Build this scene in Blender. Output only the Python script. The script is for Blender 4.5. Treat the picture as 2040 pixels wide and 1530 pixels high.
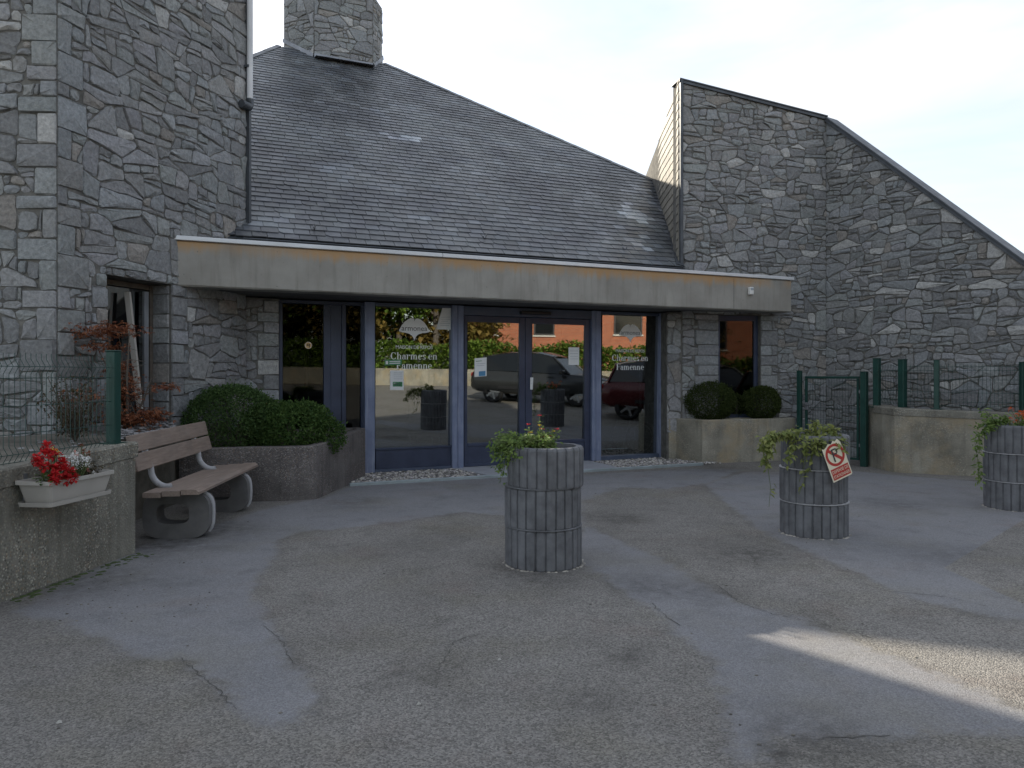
import bpy, math, random
from mathutils import Vector, Matrix
R = math.radians
rnd = random.Random(7)
sc = bpy.context.scene
for o in list(bpy.data.objects):
    bpy.data.objects.remove(o)

# ------------------------------------------------------------------ camera, sky, sun, exposure
FPX, CX, HZ, EYE = 1500.0, 1020.0, 745.0, 1.55       # focal length / centre / horizon in photo pixels, eye height in metres
cam_d = bpy.data.cameras.new('camera')
cam_d.sensor_width = 36.0
cam_d.lens = FPX / 2040.0 * 36.0
cam_d.shift_y = -(765.0 - HZ) / 2040.0
cam_d.clip_start, cam_d.clip_end = 0.05, 1500.0
cam = bpy.data.objects.new('camera', cam_d)
cam.location = (0, 0, EYE)
cam.rotation_euler = (R(90), 0, 0)
sc.collection.objects.link(cam)
sc.camera = cam

SUN_AZ, SUN_EL = R(-39.2), R(27.7)                  # azimuth measured from +Y towards +X
SUN_DIR = Vector((math.sin(SUN_AZ) * math.cos(SUN_EL), math.cos(SUN_AZ) * math.cos(SUN_EL), math.sin(SUN_EL)))
world = bpy.data.worlds.new('World')
sc.world = world
world.use_nodes = True
wn, wl = world.node_tree.nodes, world.node_tree.links
wn.clear()
w_out = wn.new('ShaderNodeOutputWorld')
w_sky = wn.new('ShaderNodeTexSky')
w_sky.sky_type = 'NISHITA'
w_sky.sun_disc = False
w_sky.sun_elevation = SUN_EL
w_sky.sun_rotation = SUN_AZ
w_sky.altitude = 250
w_sky.air_density, w_sky.dust_density, w_sky.ozone_density = 1.0, 1.2, 1.0
w_bg = wn.new('ShaderNodeBackground')
w_bg.inputs['Strength'].default_value = 0.098
wl.new(w_sky.outputs['Color'], w_bg.inputs['Color'])
# thin high cloud drawn over the whole sky by the direction looked at
w_tc = wn.new('ShaderNodeTexCoord')
w_map = wn.new('ShaderNodeMapping')
w_map.inputs['Scale'].default_value = (1.0, 1.6, 3.2)
w_map.inputs['Rotation'].default_value = (0.1, 0.25, 0.6)
w_ns = wn.new('ShaderNodeTexNoise')
w_ns.inputs['Scale'].default_value = 1.5
w_ns.inputs['Detail'].default_value = 6
w_ns.inputs['Roughness'].default_value = 0.55
w_ns.inputs['Distortion'].default_value = 0.4
w_rm = wn.new('ShaderNodeMapRange')
w_rm.inputs['From Min'].default_value, w_rm.inputs['From Max'].default_value = 0.36, 0.70
w_rm.inputs['To Min'].default_value, w_rm.inputs['To Max'].default_value = 0.20, 0.95
w_cl = wn.new('ShaderNodeBackground')
w_cl.inputs['Color'].default_value = (0.985, 0.98, 0.965, 1)
w_cl.inputs['Strength'].default_value = 0.45
w_mix = wn.new('ShaderNodeMixShader')
wl.new(w_tc.outputs['Generated'], w_map.inputs['Vector'])
wl.new(w_map.outputs['Vector'], w_ns.inputs['Vector'])
wl.new(w_ns.outputs['Fac'], w_rm.inputs['Value'])
wl.new(w_rm.outputs['Result'], w_mix.inputs['Fac'])
wl.new(w_bg.outputs['Background'], w_mix.inputs[1])
wl.new(w_cl.outputs['Background'], w_mix.inputs[2])
wl.new(w_mix.outputs['Shader'], w_out.inputs['Surface'])

sun_d = bpy.data.lights.new('sun', 'SUN')
sun_d.energy = 3.3
sun_d.angle = R(0.8)
sun_d.color = (1.0, 0.90, 0.74)
sun = bpy.data.objects.new('sun', sun_d)
sun.rotation_mode = 'QUATERNION'
sun.rotation_quaternion = (-SUN_DIR).to_track_quat('-Z', 'Y')
sun.location = (-20, 30, 40)
sc.collection.objects.link(sun)

vs = sc.view_settings
sc.display_settings.display_device = 'sRGB'
vs.view_transform, vs.look, vs.exposure, vs.gamma = 'Standard', 'None', 1.42, 1.0
vs.use_curve_mapping = False
sc.render.engine = 'CYCLES'
sc.cycles.use_denoising = True
sc.cycles.max_bounces = 8
sc.cycles.transparent_max_bounces = 12
sc.cycles.sample_clamp_indirect = 6.0

# ------------------------------------------------------------------ pixel helpers (photo is 2040 x 1530)
def P(px, py, Y):
    return Vector(((px - CX) / FPX * Y, Y, EYE - (py - HZ) / FPX * Y))
def G(px, py, z=0.0):
    Y = (EYE - z) * FPX / (py - HZ)
    return Vector(((px - CX) / FPX * Y, Y, z))
U = Vector((0.9150, 0.4035, 0.0)); U.normalize()     # along the entrance front
N = Vector((-U.y, U.x, 0.0))                          # into the building
ZU = Vector((0, 0, 1))
def F(u, z, n):                                       # front frame -> world
    return U * u + N * n + ZU * z
def FU(px, n):                                        # front coordinate u of a pixel column on the plane at distance n
    d = Vector(((px - CX) / FPX, 1, 0))
    return (d * (n / d.dot(N))).dot(U)
def FZ(px, py, n):
    d = Vector(((px - CX) / FPX, 1, 0))
    return EYE - (py - HZ) / FPX * (n / d.dot(N))
def mir(px, Yv, nn=11.53):                            # place something from its reflection in the front glass
    p = Vector(((px - CX) / FPX * Yv, Yv, 0))
    return p - N * (2 * (p.dot(N) - nn))

def tz(x, y):                                          # the yard climbs gently away to the right and behind the camera
    return min(1.0, max(0.0, (x - 0.72 * y - 1.0) * 0.04))
# ------------------------------------------------------------------ materials
class NT:
    def __init__(s, name):
        s.m = bpy.data.materials.new(name); s.m.use_nodes = True
        s.t = s.m.node_tree; s.t.nodes.clear()
        s.out = s.t.nodes.new('ShaderNodeOutputMaterial')
    def n(s, typ, **kw):
        x = s.t.nodes.new(typ)
        for k, v in kw.items():
            if k in x.inputs: s.set(x.inputs[k], v)
            else: setattr(x, k, v)
        return x
    def set(s, inp, v):
        if hasattr(v, 'is_output') or isinstance(v, bpy.types.NodeSocket): s.t.links.new(v, inp)
        elif isinstance(v, (tuple, list)) and inp.type == 'RGBA' and len(v) == 3: inp.default_value = (*v, 1)
        else: inp.default_value = v
    def co(s, which='Object', scale=(1, 1, 1)):
        if which == 'World':
            g = s.n('ShaderNodeNewGeometry'); o = g.outputs['Position']
        else:
            o = s.n('ShaderNodeTexCoord').outputs[which]
        if scale != (1, 1, 1):
            mp = s.n('ShaderNodeMapping'); mp.inputs['Scale'].default_value = scale
            s.t.links.new(o, mp.inputs['Vector']); o = mp.outputs['Vector']
        return o
    def noise(s, vec, scale, detail=4, rough=0.6, dist=0.0):
        x = s.n('ShaderNodeTexNoise', Scale=scale, Detail=detail, Roughness=rough, Distortion=dist)
        s.t.links.new(vec, x.inputs['Vector']); return x.outputs['Fac']
    def vor(s, vec, scale, feature='F1', out='Distance'):
        x = s.n('ShaderNodeTexVoronoi'); x.feature = feature; x.inputs['Scale'].default_value = scale
        s.t.links.new(vec, x.inputs['Vector']); return x.outputs[out]
    def ramp(s, f, a, b, c=0.0, d=1.0):
        x = s.n('ShaderNodeMapRange'); x.inputs['From Min'].default_value = a; x.inputs['From Max'].default_value = b
        x.inputs['To Min'].default_value = c; x.inputs['To Max'].default_value = d
        s.t.links.new(f, x.inputs['Value']); return x.outputs['Result']
    def math(s, op, a, b=0.0):
        x = s.n('ShaderNodeMath'); x.operation = op
        s.set(x.inputs[0], a); s.set(x.inputs[1], b); return x.outputs[0]
    def mix(s, f, a, b, mode='MIX'):
        x = s.n('ShaderNodeMix'); x.data_type = 'RGBA'; x.blend_type = mode
        s.set(x.inputs[0], f); s.set(x.inputs[6], a); s.set(x.inputs[7], b); return x.outputs[2]
    def attr(s, name='tint'):
        return s.n('ShaderNodeAttribute', attribute_name=name).outputs['Color']
    def bump(s, h, strength=0.4, dist=0.01, nrm=None):
        x = s.n('ShaderNodeBump'); x.inputs['Strength'].default_value = strength; x.inputs['Distance'].default_value = dist
        s.t.links.new(h, x.inputs['Height'])
        if nrm is not None: s.t.links.new(nrm, x.inputs['Normal'])
        return x.outputs['Normal']
    def bsdf(s, col, rough=0.8, metal=0.0, nrm=None, spec=0.5, **kw):
        b = s.n('ShaderNodeBsdfPrincipled')
        s.set(b.inputs['Base Color'], col); s.set(b.inputs['Roughness'], rough); b.inputs['Metallic'].default_value = metal
        b.inputs['Specular IOR Level'].default_value = spec
        if nrm is not None: s.t.links.new(nrm, b.inputs['Normal'])
        for k, v in kw.items(): s.set(b.inputs[k.replace('_', ' ')], v)
        return b.outputs['BSDF']
    def done(s, sh):
        s.t.links.new(sh, s.out.inputs['Surface']); return s.m

M = {}
def simple(name, col, rough=0.6, metal=0.0, var=0.15, scale=6.0, bump=0.0, bscale=60, spec=0.5):
    t = NT(name); v = t.co('Object')
    f = t.noise(v, scale, 5)
    c = t.mix(t.ramp(f, 0.3, 0.7), tuple(x * (1 - var) for x in col), tuple(min(1, x * (1 + var)) for x in col))
    nr = t.bump(t.noise(v, bscale, 3), bump, 0.004) if bump else None
    rr = t.ramp(t.noise(v, scale * 2.3, 3), 0.3, 0.7, max(0.05, rough - 0.08), min(1, rough + 0.08))
    M[name] = t.done(t.bsdf(c, rr, metal, nr, spec)); return M[name]

def make_materials():
    # rubble stone: the tint of each stone is its own colour
    t = NT('rubble_stone'); v = t.co('World')
    a = t.attr()
    f1 = t.noise(v, 3.0, 5); f2 = t.noise(v, 24, 6, 0.7); f3 = t.noise(v, 1.3, 3)
    c = t.mix(t.ramp(f2, 0.25, 0.75), (0.56, 0.57, 0.58), (1.34, 1.33, 1.31))
    c = t.mix(1.0, a, c, 'MULTIPLY')
    c = t.mix(t.ramp(f1, 0.60, 0.76, 0, 0.35), c, (0.235, 0.230, 0.205))
    c = t.mix(t.ramp(t.noise(v, 40, 3), 0.70, 0.74, 0, 0.5), c, (0.40, 0.40, 0.38))
    h = t.math('ADD', t.math('MULTIPLY', t.noise(v, 13, 6, 0.65), 1.0), t.math('MULTIPLY', f2, 0.5))
    M['stone'] = t.done(t.bsdf(c, 0.82, 0, t.bump(h, 0.7, 0.03), 0.35))
    # mortar
    t = NT('mortar'); v = t.co('World')
    f = t.noise(v, 8, 5); g = t.noise(v, 60, 4)
    c = t.mix(t.ramp(f, 0.3, 0.7), (0.085, 0.083, 0.078), (0.19, 0.185, 0.17))
    M['mortar'] = t.done(t.bsdf(c, 0.95, 0, t.bump(g, 0.8, 0.01), 0.2))
    # slates
    t = NT('roof_slate'); v = t.co('World')
    a = t.attr()
    f1 = t.noise(v, 0.9, 5, 0.6, 0.5); f2 = t.noise(v, 30, 5); f3 = t.noise(v, 2.6, 5, 0.65)
    c = t.mix(t.ramp(f1, 0.40, 0.62), (0.062, 0.069, 0.081), (0.140, 0.153, 0.162))
    c = t.mix(1.0, c, a, 'MULTIPLY')
    c = t.mix(t.ramp(f3, 0.56, 0.72, 0, 0.6), c, (0.215, 0.225, 0.222))
    c = t.mix(t.ramp(f2, 0.35, 0.7, 0, 0.35), c, (0.07, 0.07, 0.065))
    M['slate'] = t.done(t.bsdf(c, t.ramp(f3, 0.3, 0.7, 0.30, 0.56), 0, t.bump(f2, 0.35, 0.006), 0.6))
    t = NT('pale_slate'); v = t.co('World')
    a = t.attr(); f2 = t.noise(v, 20, 5)
    c = t.mix(t.ramp(f2, 0.3, 0.7), (0.16, 0.15, 0.13), (0.28, 0.26, 0.22))
    c = t.mix(1.0, c, a, 'MULTIPLY')
    M['cheek_slate'] = t.done(t.bsdf(c, 0.6, 0, t.bump(f2, 0.3, 0.006)))
    # fascia concrete with rust and run-off streaks
    t = NT('fascia_concrete'); v = t.co('Object')
    f1 = t.noise(v, 1.7, 6); f2 = t.noise(v, 90, 4); st = t.noise(t.co('Object', (9, 9, 0.8)), 1.4, 5)
    sx = t.n('ShaderNodeSeparateXYZ'); t.t.links.new(v, sx.inputs[0])
    c = t.mix(t.ramp(f1, 0.3, 0.72), (0.245, 0.236, 0.212), (0.345, 0.335, 0.305))
    c = t.mix(t.ramp(st, 0.50, 0.72, 0, 0.42), c, (0.150, 0.142, 0.125))
    edge = t.math('MULTIPLY', t.ramp(t.math('ADD', sx.outputs['Z'], t.math('MULTIPLY', st, 0.26)), 0.525, 0.645), t.ramp(t.noise(v, 0.55, 3), 0.32, 0.46))
    c = t.mix(t.math('MULTIPLY', edge, 0.82), c, (0.42, 0.255, 0.115))
    c = t.mix(t.ramp(t.noise(v, 26, 2), 0.72, 0.75, 0, 0.7), c, (0.09, 0.085, 0.075))
    M['fascia'] = t.done(t.bsdf(c, 0.9, 0, t.bump(f2, 0.35, 0.004), 0.3))
    # exposed-aggregate concrete
    for key, base, peb, sc_, cov in (('aggregate', (0.205, 0.198, 0.168), 0.5, 62, 0.75), ('aggregate_dark', (0.135, 0.125, 0.120), 0.5, 70, 0.85), ('old_concrete', (0.265, 0.250, 0.205), 0.3, 55, 0.35)):
        t = NT(key); v = t.co('World')
        x = t.n('ShaderNodeTexVoronoi'); x.inputs['Scale'].default_value = sc_; t.t.links.new(v, x.inputs['Vector'])
        hs = t.n('ShaderNodeSeparateColor'); t.t.links.new(x.outputs['Color'], hs.inputs[0])
        pc = t.mix(t.math('POWER', hs.outputs[0], 1.6), tuple(b * 0.36 for b in base), tuple(min(1, b * 2.7) for b in base))
        pc = t.mix(t.ramp(hs.outputs[1], 0.7, 0.8, 0, 0.6), pc, (base[0] * 1.5, base[1] * 1.1, base[2] * 0.8))
        m1 = t.ramp(x.outputs['Distance'], 0.35, 0.6, cov, 0)
        st = t.noise(t.co('World', (7, 7, 0.7)), 1.3, 5); f1 = t.noise(v, 2.2, 6)
        bc = t.mix(t.ramp(f1, 0.3, 0.7), tuple(b * 0.60 for b in base), tuple(b * 1.32 for b in base))
        bc = t.mix(t.ramp(st, 0.5, 0.70, 0, 0.5), bc, tuple(b * 0.42 for b in base))
        patch = t.ramp(t.noise(v, 1.8, 4), 0.38, 0.6, 0.15, 1.0)
        c = t.mix(t.math('MULTIPLY', m1, patch), bc, pc)
        if key == 'old_concrete':
            c = t.mix(t.ramp(t.noise(v, 2.1, 5), 0.50, 0.68, 0, 0.55), c, (0.36, 0.28, 0.165))
        h = t.math('SUBTRACT', t.math('MULTIPLY', t.noise(v, 50, 4), 0.6), x.outputs['Distance'])
        M[key] = t.done(t.bsdf(c, 0.92, 0, t.bump(h, 0.6, 0.008), 0.25))
    # asphalt: rough old wearing course, and smooth patching where the vertex field "patch" is positive
    def asphalt(t, v, c0, c1, agg, gs, warm):
        x = t.n('ShaderNodeTexVoronoi'); x.inputs['Scale'].default_value = gs; t.t.links.new(v, x.inputs['Vector'])
        hs = t.n('ShaderNodeSeparateColor'); t.t.links.new(x.outputs['Color'], hs.inputs[0])
        f1 = t.noise(v, 0.55, 6, 0.62, 0.6); f2 = t.noise(v, 2.6, 6, 0.65); f3 = t.noise(v, 170, 3, 0.7)
        c = t.mix(t.ramp(f1, 0.32, 0.68), c0, c1)
        c = t.mix(t.ramp(f2, 0.52, 0.74, 0, 0.50), c, tuple(k * 0.58 for k in c0))
        c = t.mix(t.ramp(t.noise(v, 0.9, 4), 0.50, 0.70, 0, warm), c, (0.190, 0.176, 0.130))
        c = t.mix(t.ramp(t.noise(v, 1.25, 5, 0.6, 0.3), 0.55, 0.70, 0, warm * 0.8), c, (0.180, 0.140, 0.122))
        g = t.ramp(hs.outputs[0], 0.0, 1.0, 1 - agg, 1 + agg)
        gc = t.n('ShaderNodeCombineColor'); [t.t.links.new(g, gc.inputs[k]) for k in range(3)]
        c = t.mix(1.0, c, gc.outputs[0], 'MULTIPLY')
        c = t.mix(t.ramp(hs.outputs[1], 0.955, 0.965, 0, 0.55 * min(1, agg * 2)), c, (0.40, 0.38, 0.34))
        c = t.mix(t.ramp(f3, 0.3, 0.7, 0.35 * agg * 2, 0), c, tuple(k * 0.35 for k in c0))
        h = t.math('SUBTRACT', t.math('MULTIPLY', f3, 0.5), x.outputs['Distance'])
        return c, h, f2
    t = NT('asphalt'); v = t.co('World')
    ca, ha, fa = asphalt(t, v, (0.190, 0.181, 0.166), (0.258, 0.246, 0.228), 0.46, 120, 0.55)
    cb, hb, fb = asphalt(t, v, (0.198, 0.199, 0.208), (0.240, 0.240, 0.248), 0.24, 150, 0.35)
    pv = t.n('ShaderNodeAttribute', attribute_name='patch').outputs['Fac']
    e1 = t.noise(v, 7, 5, 0.7); e2 = t.noise(v, 45, 3, 0.7)
    sd = t.math('ADD', pv, t.math('ADD', t.math('MULTIPLY', t.math('SUBTRACT', e1, 0.5), 0.34), t.math('MULTIPLY', t.math('SUBTRACT', e2, 0.5), 0.09)))
    m_ = t.ramp(sd, -0.03, 0.075)
    c = t.mix(m_, ca, cb)
    rim = t.math('MULTIPLY', t.ramp(sd, -0.10, 0.0), t.ramp(sd, 0.0, 0.05, 1, 0))
    c = t.mix(t.math('MULTIPLY', rim, t.ramp(t.noise(v, 1.6, 4), 0.42, 0.62, 0, 0.45)), c, (0.075, 0.070, 0.064))
    st = t.attr('stain')
    sr = t.n('ShaderNodeSeparateColor'); t.t.links.new(st, sr.inputs[0])
    c = t.mix(t.math('MULTIPLY', sr.outputs[0], t.ramp(t.noise(v, 9, 5, 0.7), 0.35, 0.6, 0.2, 1)), c, (0.050, 0.047, 0.042))
    hm = t.n('ShaderNodeMix'); hm.data_type = 'FLOAT'; t.t.links.new(m_, hm.inputs[0]); t.t.links.new(ha, hm.inputs[2]); t.t.links.new(t.math('MULTIPLY', hb, 0.45), hm.inputs[3])
    M['asphalt'] = t.done(t.bsdf(c, t.ramp(fa, 0.3, 0.7, 0.74, 0.92), 0, t.bump(hm.outputs[0], 0.8, 0.006), 0.35))
    # frames in chalky blue powder coat
    t = NT('blue_powder_coat'); v = t.co('World')
    f = t.noise(v, 4, 5); w = t.noise(t.co('World', (20, 20, 1.5)), 1.2, 4)
    c = t.mix(t.ramp(f, 0.3, 0.7), (0.130, 0.160, 0.250), (0.200, 0.235, 0.335))
    c = t.mix(t.ramp(w, 0.55, 0.75, 0, 0.5), c, (0.38, 0.41, 0.50))
    M['blue_frame'] = t.done(t.bsdf(c, 0.5, 0, None, 0.4))
    simple('slate_blue_coat', (0.065, 0.085, 0.130), 0.5, var=0.2, scale=3)
    t = NT('dark_blue_coat'); v = t.co('World')
    f = t.noise(v, 3, 5)
    c = t.mix(t.ramp(f, 0.3, 0.7), (0.022, 0.031, 0.062), (0.045, 0.060, 0.105))
    M['dark_frame'] = t.done(t.bsdf(c, 0.42, 0, None, 0.5))
    # coated glass: sees in a little, mirrors the yard
    t = NT('coated_glass')
    tr = t.n('ShaderNodeBsdfTransparent'); tr.inputs['Color'].default_value = (0.42, 0.47, 0.47, 1)
    gl = t.n('ShaderNodeBsdfGlossy'); gl.inputs['Roughness'].default_value = 0.012; gl.inputs['Color'].default_value = (0.92, 0.95, 0.96, 1)
    fr = t.n('ShaderNodeFresnel'); fr.inputs['IOR'].default_value = 1.5
    mx = t.n('ShaderNodeMixShader')
    t.t.links.new(t.math('ADD', t.math('MULTIPLY', fr.outputs[0], 0.8), 0.26), mx.inputs[0])
    t.t.links.new(tr.outputs[0], mx.inputs[1]); t.t.links.new(gl.outputs[0], mx.inputs[2])
    M['glass'] = t.done(mx.outputs[0])
    t = NT('plain_glass')
    tr = t.n('ShaderNodeBsdfTransparent'); tr.inputs['Color'].default_value = (0.35, 0.38, 0.38, 1)
    gl = t.n('ShaderNodeBsdfGlossy'); gl.inputs['Roughness'].default_value = 0.02; gl.inputs['Color'].default_value = (0.9, 0.92, 0.92, 1)
    fr = t.n('ShaderNodeFresnel'); fr.inputs['IOR'].default_value = 1.5
    mx = t.n('ShaderNodeMixShader')
    t.t.links.new(t.math('ADD', t.math('MULTIPLY', fr.outputs[0], 0.25), 0.02), mx.inputs[0])
    t.t.links.new(tr.outputs[0], mx.inputs[1]); t.t.links.new(gl.outputs[0], mx.inputs[2])
    M['plain_glass'] = t.done(mx.outputs[0])
    # leaves: tint per leaf, part of the light goes through
    def leaf(key, dark, light, gloss=0.6, trans=0.35):
        t = NT(key); a = t.attr()
        s_ = t.n('ShaderNodeSeparateColor'); t.t.links.new(a, s_.inputs[0])
        c = t.mix(s_.outputs[0], dark, light)
        d = t.bsdf(c, gloss, 0, None, 0.18)
        tl = t.n('ShaderNodeBsdfTranslucent'); t.t.links.new(c, tl.inputs['Color'])
        mx = t.n('ShaderNodeMixShader'); mx.inputs[0].default_value = trans
        t.t.links.new(d, mx.inputs[1]); t.t.links.new(tl.outputs[0], mx.inputs[2])
        M[key] = t.done(mx.outputs[0])
    leaf('leaf_box', (0.032, 0.066, 0.022), (0.110, 0.180, 0.056))
    leaf('leaf_yew', (0.028, 0.044, 0.012), (0.080, 0.105, 0.030))
    leaf('leaf_cot', (0.030, 0.070, 0.018), (0.105, 0.170, 0.045))
    leaf('leaf_fresh', (0.070, 0.130, 0.030), (0.210, 0.290, 0.085))
    leaf('leaf_yellow', (0.120, 0.160, 0.045), (0.300, 0.320, 0.110))
    leaf('leaf_maple', (0.130, 0.045, 0.028), (0.360, 0.150, 0.075))
    leaf('leaf_brown', (0.045, 0.038, 0.022), (0.110, 0.085, 0.045))
    leaf('leaf_hedge', (0.070, 0.130, 0.022), (0.200, 0.290, 0.050))
    leaf('leaf_autumn', (0.110, 0.090, 0.020), (0.270, 0.190, 0.055))
    leaf('petal_red', (0.38, 0.012, 0.016), (0.68, 0.045, 0.050), 0.5, 0.25)
    leaf('petal_white', (0.62, 0.62, 0.60), (0.85, 0.85, 0.83), 0.6, 0.25)
    leaf('petal_yellow', (0.60, 0.40, 0.02), (0.85, 0.62, 0.06), 0.6, 0.25)
    leaf('petal_pink', (0.55, 0.20, 0.17), (0.80, 0.40, 0.33), 0.6, 0.25)
    leaf('petal_orange', (0.55, 0.09, 0.03), (0.75, 0.20, 0.06), 0.6, 0.25)
    simple('bark', (0.10, 0.085, 0.07), 0.9, var=0.3, scale=12, bump=0.4)
    simple('stem_green', (0.09, 0.12, 0.04), 0.7)
    simple('soil', (0.055, 0.043, 0.033), 0.95, var=0.4, scale=20, bump=0.8, bscale=40)
    simple('bed_earth', (0.115, 0.105, 0.085), 0.95, var=0.4, scale=6, bump=0.8, bscale=40)
    simple('zinc', (0.235, 0.245, 0.262), 0.45, 0.55, var=0.25, scale=3)
    simple('dark_zinc', (0.070, 0.078, 0.088), 0.5, 0.3, var=0.3, scale=3)
    simple('white_alu', (0.62, 0.64, 0.66), 0.45, 0.2, var=0.12, scale=2)
    simple('white_plastic', (0.66, 0.66, 0.64), 0.5, var=0.06)
    simple('white_pipe', (0.60, 0.61, 0.62), 0.5, var=0.1, scale=3)
    simple('box_plastic', (0.40, 0.38, 0.345), 0.55, var=0.07, scale=4)
    simple('green_metal', (0.010, 0.050, 0.040), 0.42, 0.1, var=0.2, scale=5)
    simple('ring_concrete', (0.142, 0.146, 0.155), 0.9, var=0.32, scale=7, bump=0.55, bscale=130, spec=0.25)
    simple('pale_concrete', (0.36, 0.36, 0.37), 0.85, var=0.15, scale=9, bump=0.3, bscale=120)
    simple('bench_concrete', (0.125, 0.122, 0.12), 0.85, var=0.2, scale=6, bump=0.3, bscale=120)
    t = NT('bench_plank'); v = t.co('Object', (30, 1.6, 30)); f = t.noise(v, 1.6, 5); g = t.noise(t.co('Object'), 3, 4)
    c = t.mix(t.ramp(f, 0.3, 0.7), (0.200, 0.152, 0.122), (0.300, 0.240, 0.202)); c = t.mix(t.ramp(g, 0.4, 0.7, 0, 0.35), c, (0.15, 0.13, 0.12))
    M['plank'] = t.done(t.bsdf(c, 0.7, 0, t.bump(f, 0.15, 0.003), 0.35))
    simple('threshold', (0.34, 0.35, 0.38), 0.8, var=0.12, scale=8, bump=0.3)
    simple('steel_edge', (0.36, 0.42, 0.44), 0.45, 0.6, var=0.2, scale=4)
    t = NT('pebble'); a = t.attr(); M['pebble'] = t.done(t.bsdf(t.mix(1.0, a, (0.42, 0.41, 0.40), 'MULTIPLY'), 0.85))
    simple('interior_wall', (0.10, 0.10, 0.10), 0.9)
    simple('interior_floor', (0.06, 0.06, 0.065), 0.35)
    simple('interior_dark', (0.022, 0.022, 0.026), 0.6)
    simple('paper', (0.68, 0.70, 0.70), 0.8, var=0.03)
    simple('ink', (0.05, 0.055, 0.06), 0.8)
    simple('pale_ink', (0.30, 0.34, 0.38), 0.8)
    simple('film_white', (0.78, 0.80, 0.80), 0.7, var=0.04)
    simple('print_green', (0.05, 0.22, 0.10), 0.6)
    simple('print_blue', (0.08, 0.26, 0.46), 0.6)
    simple('sign_white', (0.72, 0.67, 0.52), 0.5, var=0.05)
    simple('sign_red', (0.42, 0.040, 0.032), 0.5, var=0.08)
    simple('sticker_orange', (0.62, 0.40, 0.16), 0.6)
    simple('black_plastic', (0.018, 0.018, 0.020), 0.45)
    simple('crack_tar', (0.085, 0.082, 0.076), 0.95)
    simple('rubber', (0.02, 0.02, 0.021), 0.8)
    simple('steel', (0.45, 0.46, 0.47), 0.35, 0.8)
    simple('render_white', (0.55, 0.54, 0.50), 0.85)
    simple('car_grey', (0.045, 0.048, 0.050), 0.22, 0.35, var=0.03)
    simple('car_red', (0.085, 0.012, 0.014), 0.25, 0.1, var=0.03)
    simple('car_glass', (0.012, 0.014, 0.015), 0.05, 0.0, var=0.02)
    simple('light_lens', (0.55, 0.55, 0.53), 0.15)
    simple('tail_lens', (0.28, 0.012, 0.012), 0.2)
    simple('litter', (0.42, 0.41, 0.38), 0.8)
    simple('window_curtain', (0.45, 0.43, 0.38), 0.9)
    simple('roof_tile', (0.11, 0.085, 0.075), 0.8, var=0.3, scale=9)
    simple('moss', (0.050, 0.075, 0.020), 0.95, var=0.4, scale=25, bump=0.6)
    # brick by courses
    t = NT('red_brick'); v = t.co('Object')
    b = t.n('ShaderNodeTexBrick'); b.inputs['Scale'].default_value = 1.0
    b.inputs['Color1'].default_value = (0.40, 0.115, 0.050, 1); b.inputs['Color2'].default_value = (0.30, 0.080, 0.038, 1); b.inputs['Mortar'].default_value = (0.34, 0.22, 0.15, 1)
    b.inputs['Brick Width'].default_value = 0.22; b.inputs['Row Height'].default_value = 0.075; b.inputs['Mortar Size'].default_value = 0.009
    sx = t.n('ShaderNodeSeparateXYZ'); cx = t.n('ShaderNodeCombineXYZ'); t.t.links.new(v, sx.inputs[0])
    t.t.links.new(sx.outputs['X'], cx.inputs[0]); t.t.links.new(sx.outputs['Z'], cx.inputs[1]); t.t.links.new(cx.outputs[0], b.inputs['Vector'])
    M['brick'] = t.done(t.bsdf(b.outputs['Color'], 0.9, 0, t.bump(b.outputs['Fac'], -0.5, 0.01)))
make_materials()

# ------------------------------------------------------------------ object helpers
WO = {}                                                # world origin of every object made here
def tag(o, label=None, cat=None, group=None, kind=None):
    if label: o['label'] = label
    if cat: o['category'] = cat
    if group: o['group'] = group
    if kind: o['kind'] = kind
    return o
def empty(name, loc, label, cat, group=None, rz=0.0):
    o = bpy.data.objects.new(name, None); sc.collection.objects.link(o)
    o.location = loc; o.rotation_euler = (0, 0, rz); o.empty_display_size = 0.2
    WO[o.name] = Vector(loc)
    return tag(o, label, cat, group)
def kids(o):
    return [c for c in bpy.data.objects if c.parent == o]
def copy_tree(o, parent=None):
    c = o.copy(); sc.collection.objects.link(c); WO[c.name] = WO.get(o.name, Vector())
    if parent is not None: c.parent = parent
    for ch in kids(o):
        copy_tree(ch, c)
    return c

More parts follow.
